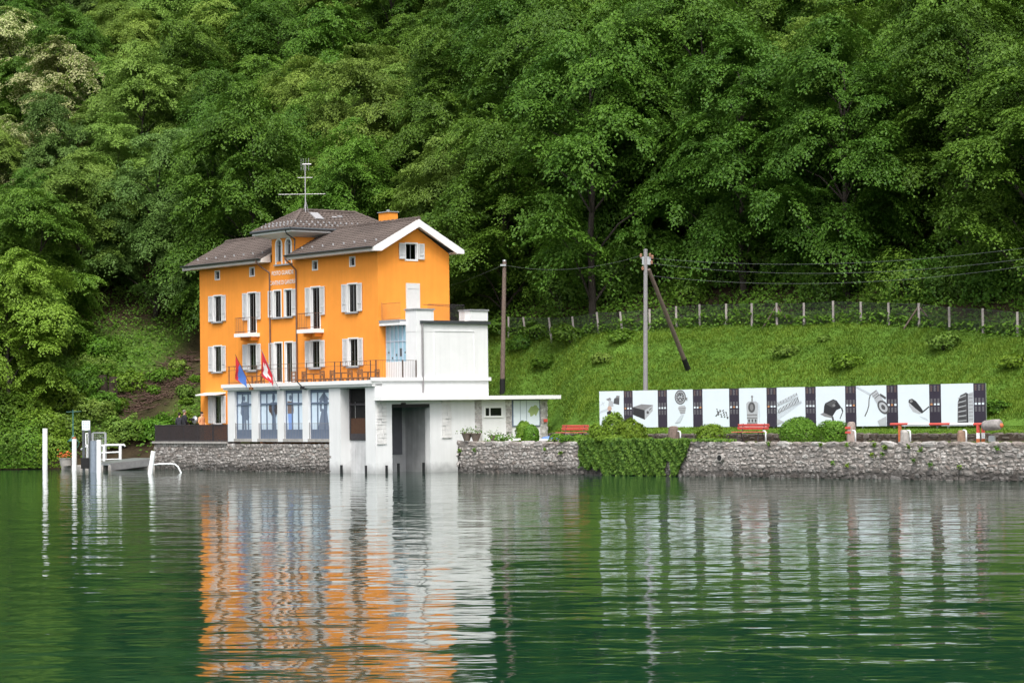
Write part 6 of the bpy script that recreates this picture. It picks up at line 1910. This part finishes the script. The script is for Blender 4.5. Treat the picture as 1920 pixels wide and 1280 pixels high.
# weeds and bushes on the grass slope
for i, (px, py, s, mt) in enumerate(((1475, 668, .55, 'leaf_light'), (1590, 690, .7, 'leaf_shrub'), (1545, 640, .3, 'leaf_light'), (1770, 655, .75, 'leaf_light'), (1900, 690, .6, 'leaf_shrub'), (1130, 680, .5, 'leaf_light'), (1020, 690, .6, 'leaf_mid'), (1070, 640, .9, 'leaf_mid'), (975, 655, .8, 'leaf_dark'), (1865, 775, .55, 'leaf_mid'), (1010, 632, .9, 'leaf_dark'), (1165, 640, .6, 'leaf_mid'), (940, 628, .9, 'leaf_dark'))):
    shrub('slope_bush', 'weedy green bush growing on the grass slope', slope_pt(px, py), s * 1.15, s, s * .75, int(900 * s + 300), .16, mt, 50 + i, .4, group='weedy bushes on the grass slope')
# bushes on the left bank and along the water
lb = [(20, 872, 1.6, 1.3), (62, 874, 1.4, 1.2), (100, 868, 1.3, 1.1), (35, 840, 1.8, 1.6), (80, 830, 1.7, 1.6), (120, 822, 1.5, 1.5), (10, 800, 1.9, 1.8), (60, 780, 1.9, 1.6), (230, 815, 1.2, 1.0), (258, 815, 1.0, .8), (300, 806, 1.0, .8), (205, 830, .9, .8), (285, 815, .9, .7), (352, 785, .8, .6), (180, 780, 1.2, 1.0), (150, 740, 1.6, 1.4), (110, 760, 1.5, 1.4), (-20, 860, 1.5, 1.3)]
for i, (px, py, s, h) in enumerate(lb):
    k = px < 130
    shrub('bank_bush', 'leafy green bush overhanging the water beside the tallest mooring post' if k else 'leafy green bush on the bank between the landing and the house', slope_pt(px, py + 10), s, s * .9, h, int(1900 * s), .17, ('leaf_mid', 'leaf_shrub', 'leaf_light')[i % 3], 90 + i, .42, group='waterside bushes' if k else 'bushes on the bank')
for i, px in enumerate(range(-50, 118, 21)):
    p = gp(px, 145.0, .1)
    shrub('bank_bush', 'leafy green bush overhanging the water beside the tallest mooring post', p, 1.15, .9, 1.25 + .25 * (i % 3), 2600, .15, ('leaf_mid', 'leaf_shrub')[i % 2], 140 + i, .42, group='waterside bushes')
rb = random.Random(44)
for i in range(15):
    px_, py_ = rb.uniform(140, 260), rb.uniform(665, 775)
    s_ = rb.uniform(.7, 1.25)
    shrub('scrub_bush', 'rough scrub bush on the bank above the landing beside the bare earth', slope_pt(px_, py_), s_, s_ * .9, s_ * .8, int(1500 * s_), .16, ('leaf_mid', 'leaf_light', 'leaf_shrub')[i % 3], 170 + i, .5, group='scrub on the bank above the landing')
for i in range(9):
    px_, py_ = rb.uniform(285, 365), rb.uniform(690, 770)
    s_ = rb.uniform(.45, .8)
    shrub('scrub_bush', 'small scrub bush on the bank between the bare earth and the house', slope_pt(px_, py_), s_, s_ * .9, s_ * .8, int(1500 * s_), .14, ('leaf_mid', 'leaf_light', 'leaf_shrub')[i % 3], 190 + i, .5, group='scrub beside the house')
for i in range(34):
    px_ = 935 + 33 * i + rb.uniform(-12, 12); D = float(D_F(px_)) + rb.uniform(2.2, 6.5); p = gp(px_, D); p.z = tz(p.x, p.y) - .1
    s_ = rb.uniform(1.2, 2.0)
    shrub('woodland_edge_bush', 'dark leafy bush at the edge of the wood behind the wire fence', p, s_, s_ * .9, s_ * rb.uniform(.8, 1.25), int(1500 * s_), .16, ('leaf_dark', 'leaf_dark', 'leaf_mid')[i % 3], 210 + i, .5, group='bushes along the edge of the wood')
# brown brush pile on the cleared slope
g = G(); r = random.Random(8)
for k in range(900):
    t = r.random(); px = 225 + 140 * t + r.uniform(-26, 26); py = 775 - 95 * t + r.uniform(-28, 28)
    p = slope_pt(px, py) if k % 6 == 0 else p + Vector((r.uniform(-.3, .3), r.uniform(-.3, .3), 0))
    q = p + Vector((r.uniform(-.9, .9), r.uniform(-.5, .5), r.uniform(.05, .35))); g.path([p + Vector((0, 0, .03)), q], [.03, .012], 4)
o = put('brush_litter', g, M['leaf_bare'], kind='stuff'); o['label'] = 'brown cut branches strewn over the cleared bank'; o['category'] = 'branches'
g = G(); p = slope_pt(197, 742)
g.path([p + Vector((-.25, 0, -.4)), p + Vector((-.3, 0, 1.3))], [.5, .42], 9); g.path([p + Vector((.5, .1, -.4)), p + Vector((.55, .1, 1.2))], [.35, .3], 9)
single('rotten_stump', 'dark brown broken tree stump on the cleared bank', 'stump', g, M['earth'], p)

# ---- ivy hanging over the quay wall
r = np.random.default_rng(77); n = 12000
s_ = r.uniform(iv0, iv1, n); v_ = r.uniform(0, 1, n)
edge = .12 * np.sin(s_ * 2.1) + .1 * np.sin(s_ * 5.3 + 1)
low = np.where(s_ < iv0 + 1.7, .35, -.02) + np.where((s_ > iv1 - 1.55) & (s_ < iv1 - 1.2), .75, 0) + .10 * np.sin(s_ * 9)
zt_ = 1.72 + .05 * np.sin(s_ * 6)
z_ = low + (zt_ - low) * v_ ** .85
keep = (s_ + edge * 1.2 > iv0) & (s_ + edge + .4 * (1.6 - z_) * (s_ > iv1 - 1.2) < iv1); s_, z_ = s_[keep], z_[keep]; n = len(s_)
off = .09 + .05 * np.sin(s_ * 3.1 + z_ * 2) + .04 * np.sin(s_ * 11 + z_ * 9) + r.uniform(0, .10, n)
base = np.array(W0)[None, :] + np.outer(s_, np.array(wd)) + np.outer(off, np.array(wn_)); base[:, 2] = z_
n2 = 1500; s2 = r.uniform(iv0 - .2, iv1 + 2.2, n2); o2 = r.uniform(-.75, .12, n2)
b2 = np.array(W0)[None, :] + np.outer(s2, np.array(wd)) + np.outer(o2, np.array(wn_)); b2[:, 2] = 1.63 + r.uniform(0, .07, n2)
P_ = np.concatenate([base, b2]); nn = np.tile(np.array(wn_), (len(P_), 1)) + np.array([0, 0, .5]) + r.normal(0, .45, (len(P_), 3)); dd = r.normal(0, .5, (len(P_), 3)); dd[:, 2] -= 1
ir = thing('ivy', 'curtain of green ivy hanging over the quay wall down to the water', 'ivy', W0 + wd * ((iv0 + iv1) / 2))
put('foliage', leaves('foliage', P_, nn, dd, r.uniform(.09, .18, len(P_)), M['leaf_ivy'], np.clip(r.normal(.5, .3, len(P_)), 0, 1), .8), None, ir)
# weeds rooted in the walls
wp = [(1640, 833), (1660, 838), (1704, 838), (1727, 843), (1562, 868), (1590, 872), (1655, 851), (1745, 870), (1870, 840), (1637, 852), (1800, 875), (1715, 862), (862, 844), (890, 843), (1022, 843), (1052, 848), (1442, 832), (1590, 834), (1540, 832)]
for i, (px, py) in enumerate(wp):
    p = hit(px, py, W0 + wn_ * .08, wn_); rr = np.random.default_rng(200 + i); P_ = rr.normal(0, .045, (30, 3)) + np.array(p + wn_ * .05)
    single('wall_weed', 'small green weed growing out of the quay wall', 'weed', leafcloud('wall_weed', P_, rr, .11, M['leaf_hedge']), None, p, group='weeds in the quay wall')
# ---- grass blades on the lawn and slope
r = np.random.default_rng(5); n = 90000
px = r.uniform(905, 2010, n); u = r.uniform(0, 1, n)
Dd = D_EDGE(px) + .55 + (D_F(px) + 1.0 - D_EDGE(px) - .55) * u
X = (px - 960) / FPX * Dd; Y = Dd; Z = np.where((px > 1030) & (Y < D_EDGE(px) + 1.5), np.maximum(terrain(X, Y), 1.86), terrain(X, Y))
pn = pnoise(X, Y, .9, 4.0) + .7 * pnoise(X, Y, 2.7, 1.0)
ang = r.uniform(0, 6.28, (n, 3)); hh = (.075 + .055 * r.random((n, 3))) * (1 + .45 * pn)[:, None] * np.where(u < .25, .55, 1.15)[:, None]
b = np.stack([X, Y, Z], 1)[:, None, :] + np.stack([r.normal(0, .06, (n, 3)), r.normal(0, .06, (n, 3)), np.full((n, 3), -.02)], -1)
tip = b + np.stack([np.cos(ang) * hh * .55, np.sin(ang) * hh * .55, hh], -1); sd_ = np.stack([-np.sin(ang), np.cos(ang), np.zeros((n, 3))], -1) * .02
V = np.stack([b - sd_, b + sd_, tip], 2).reshape(-1, 3)
rn = np.clip(.5 + .5 * pn + .25 * pnoise(X, Y, .35, 5.0) + r.normal(0, .15, n), 0, 1)
M['grass'] = leafmat('grass_blades', (.085, .162, .015), (.185, .285, .032), trans=.3, objv=0, objh=0, rough=.6)
o = put('grass', npmesh('grass', V, np.arange(len(V)).reshape(-1, 3), M['grass'], np.repeat(rn, 9)), None, kind='stuff')
o['label'] = 'green grass covering the lawn and slope'; o['category'] = 'grass'
# ---- undergrowth leaves over the wood's floor and the left bank
n = 110000
px = r.uniform(-80, 2010, n); up = r.uniform(0, 1, n) ** 1.4 * 26 - .3
left = px < 400
Dd = np.where(left, D_EDGE(px) - .6 + r.uniform(0, 1, n) * (D_F(px) + 14 - D_EDGE(px)), D_F(px) + up)
X = (px - 960) / FPX * Dd; Y = Dd; Z = terrain(X, Y)
hx = HI[0][0] * X + HI[0][1] * Y + HI[0][3]; hy = HI[1][0] * X + HI[1][1] * Y + HI[1][3]
pn = pnoise(X, Y, .45, 2.0)
bare = np.exp(-((px - 262 - (Y - 149) * 13) / 56) ** 2) * left
keep = (pn + r.normal(0, .35, n) > -.35) & ~((hx > -24) & (hx < 2) & (hy < 8.6)) & (r.uniform(0, 1, n) > bare * 1.25) & (Z > .02)
P_ = np.stack([X, Y, Z + r.uniform(0, .5, n) * (1 + pn)], 1)[keep]; m = len(P_)
nn = r.normal(0, .5, (m, 3)); nn[:, 2] += .8; nn[:, 1] -= .5
o = put('undergrowth', leaves('undergrowth', P_, nn, r.normal(0, 1, (m, 3)), r.uniform(.12, .26, m), M['leaf_mid'], r.uniform(0, 1, m)), None, kind='stuff')
o['label'] = 'leafy undergrowth on the bank and under the trees'; o['category'] = 'undergrowth'
print('LEAVES', NLEAF); print('TREES', NT, 'tris', sum(len(m.polygons) for m in bpy.data.meshes))
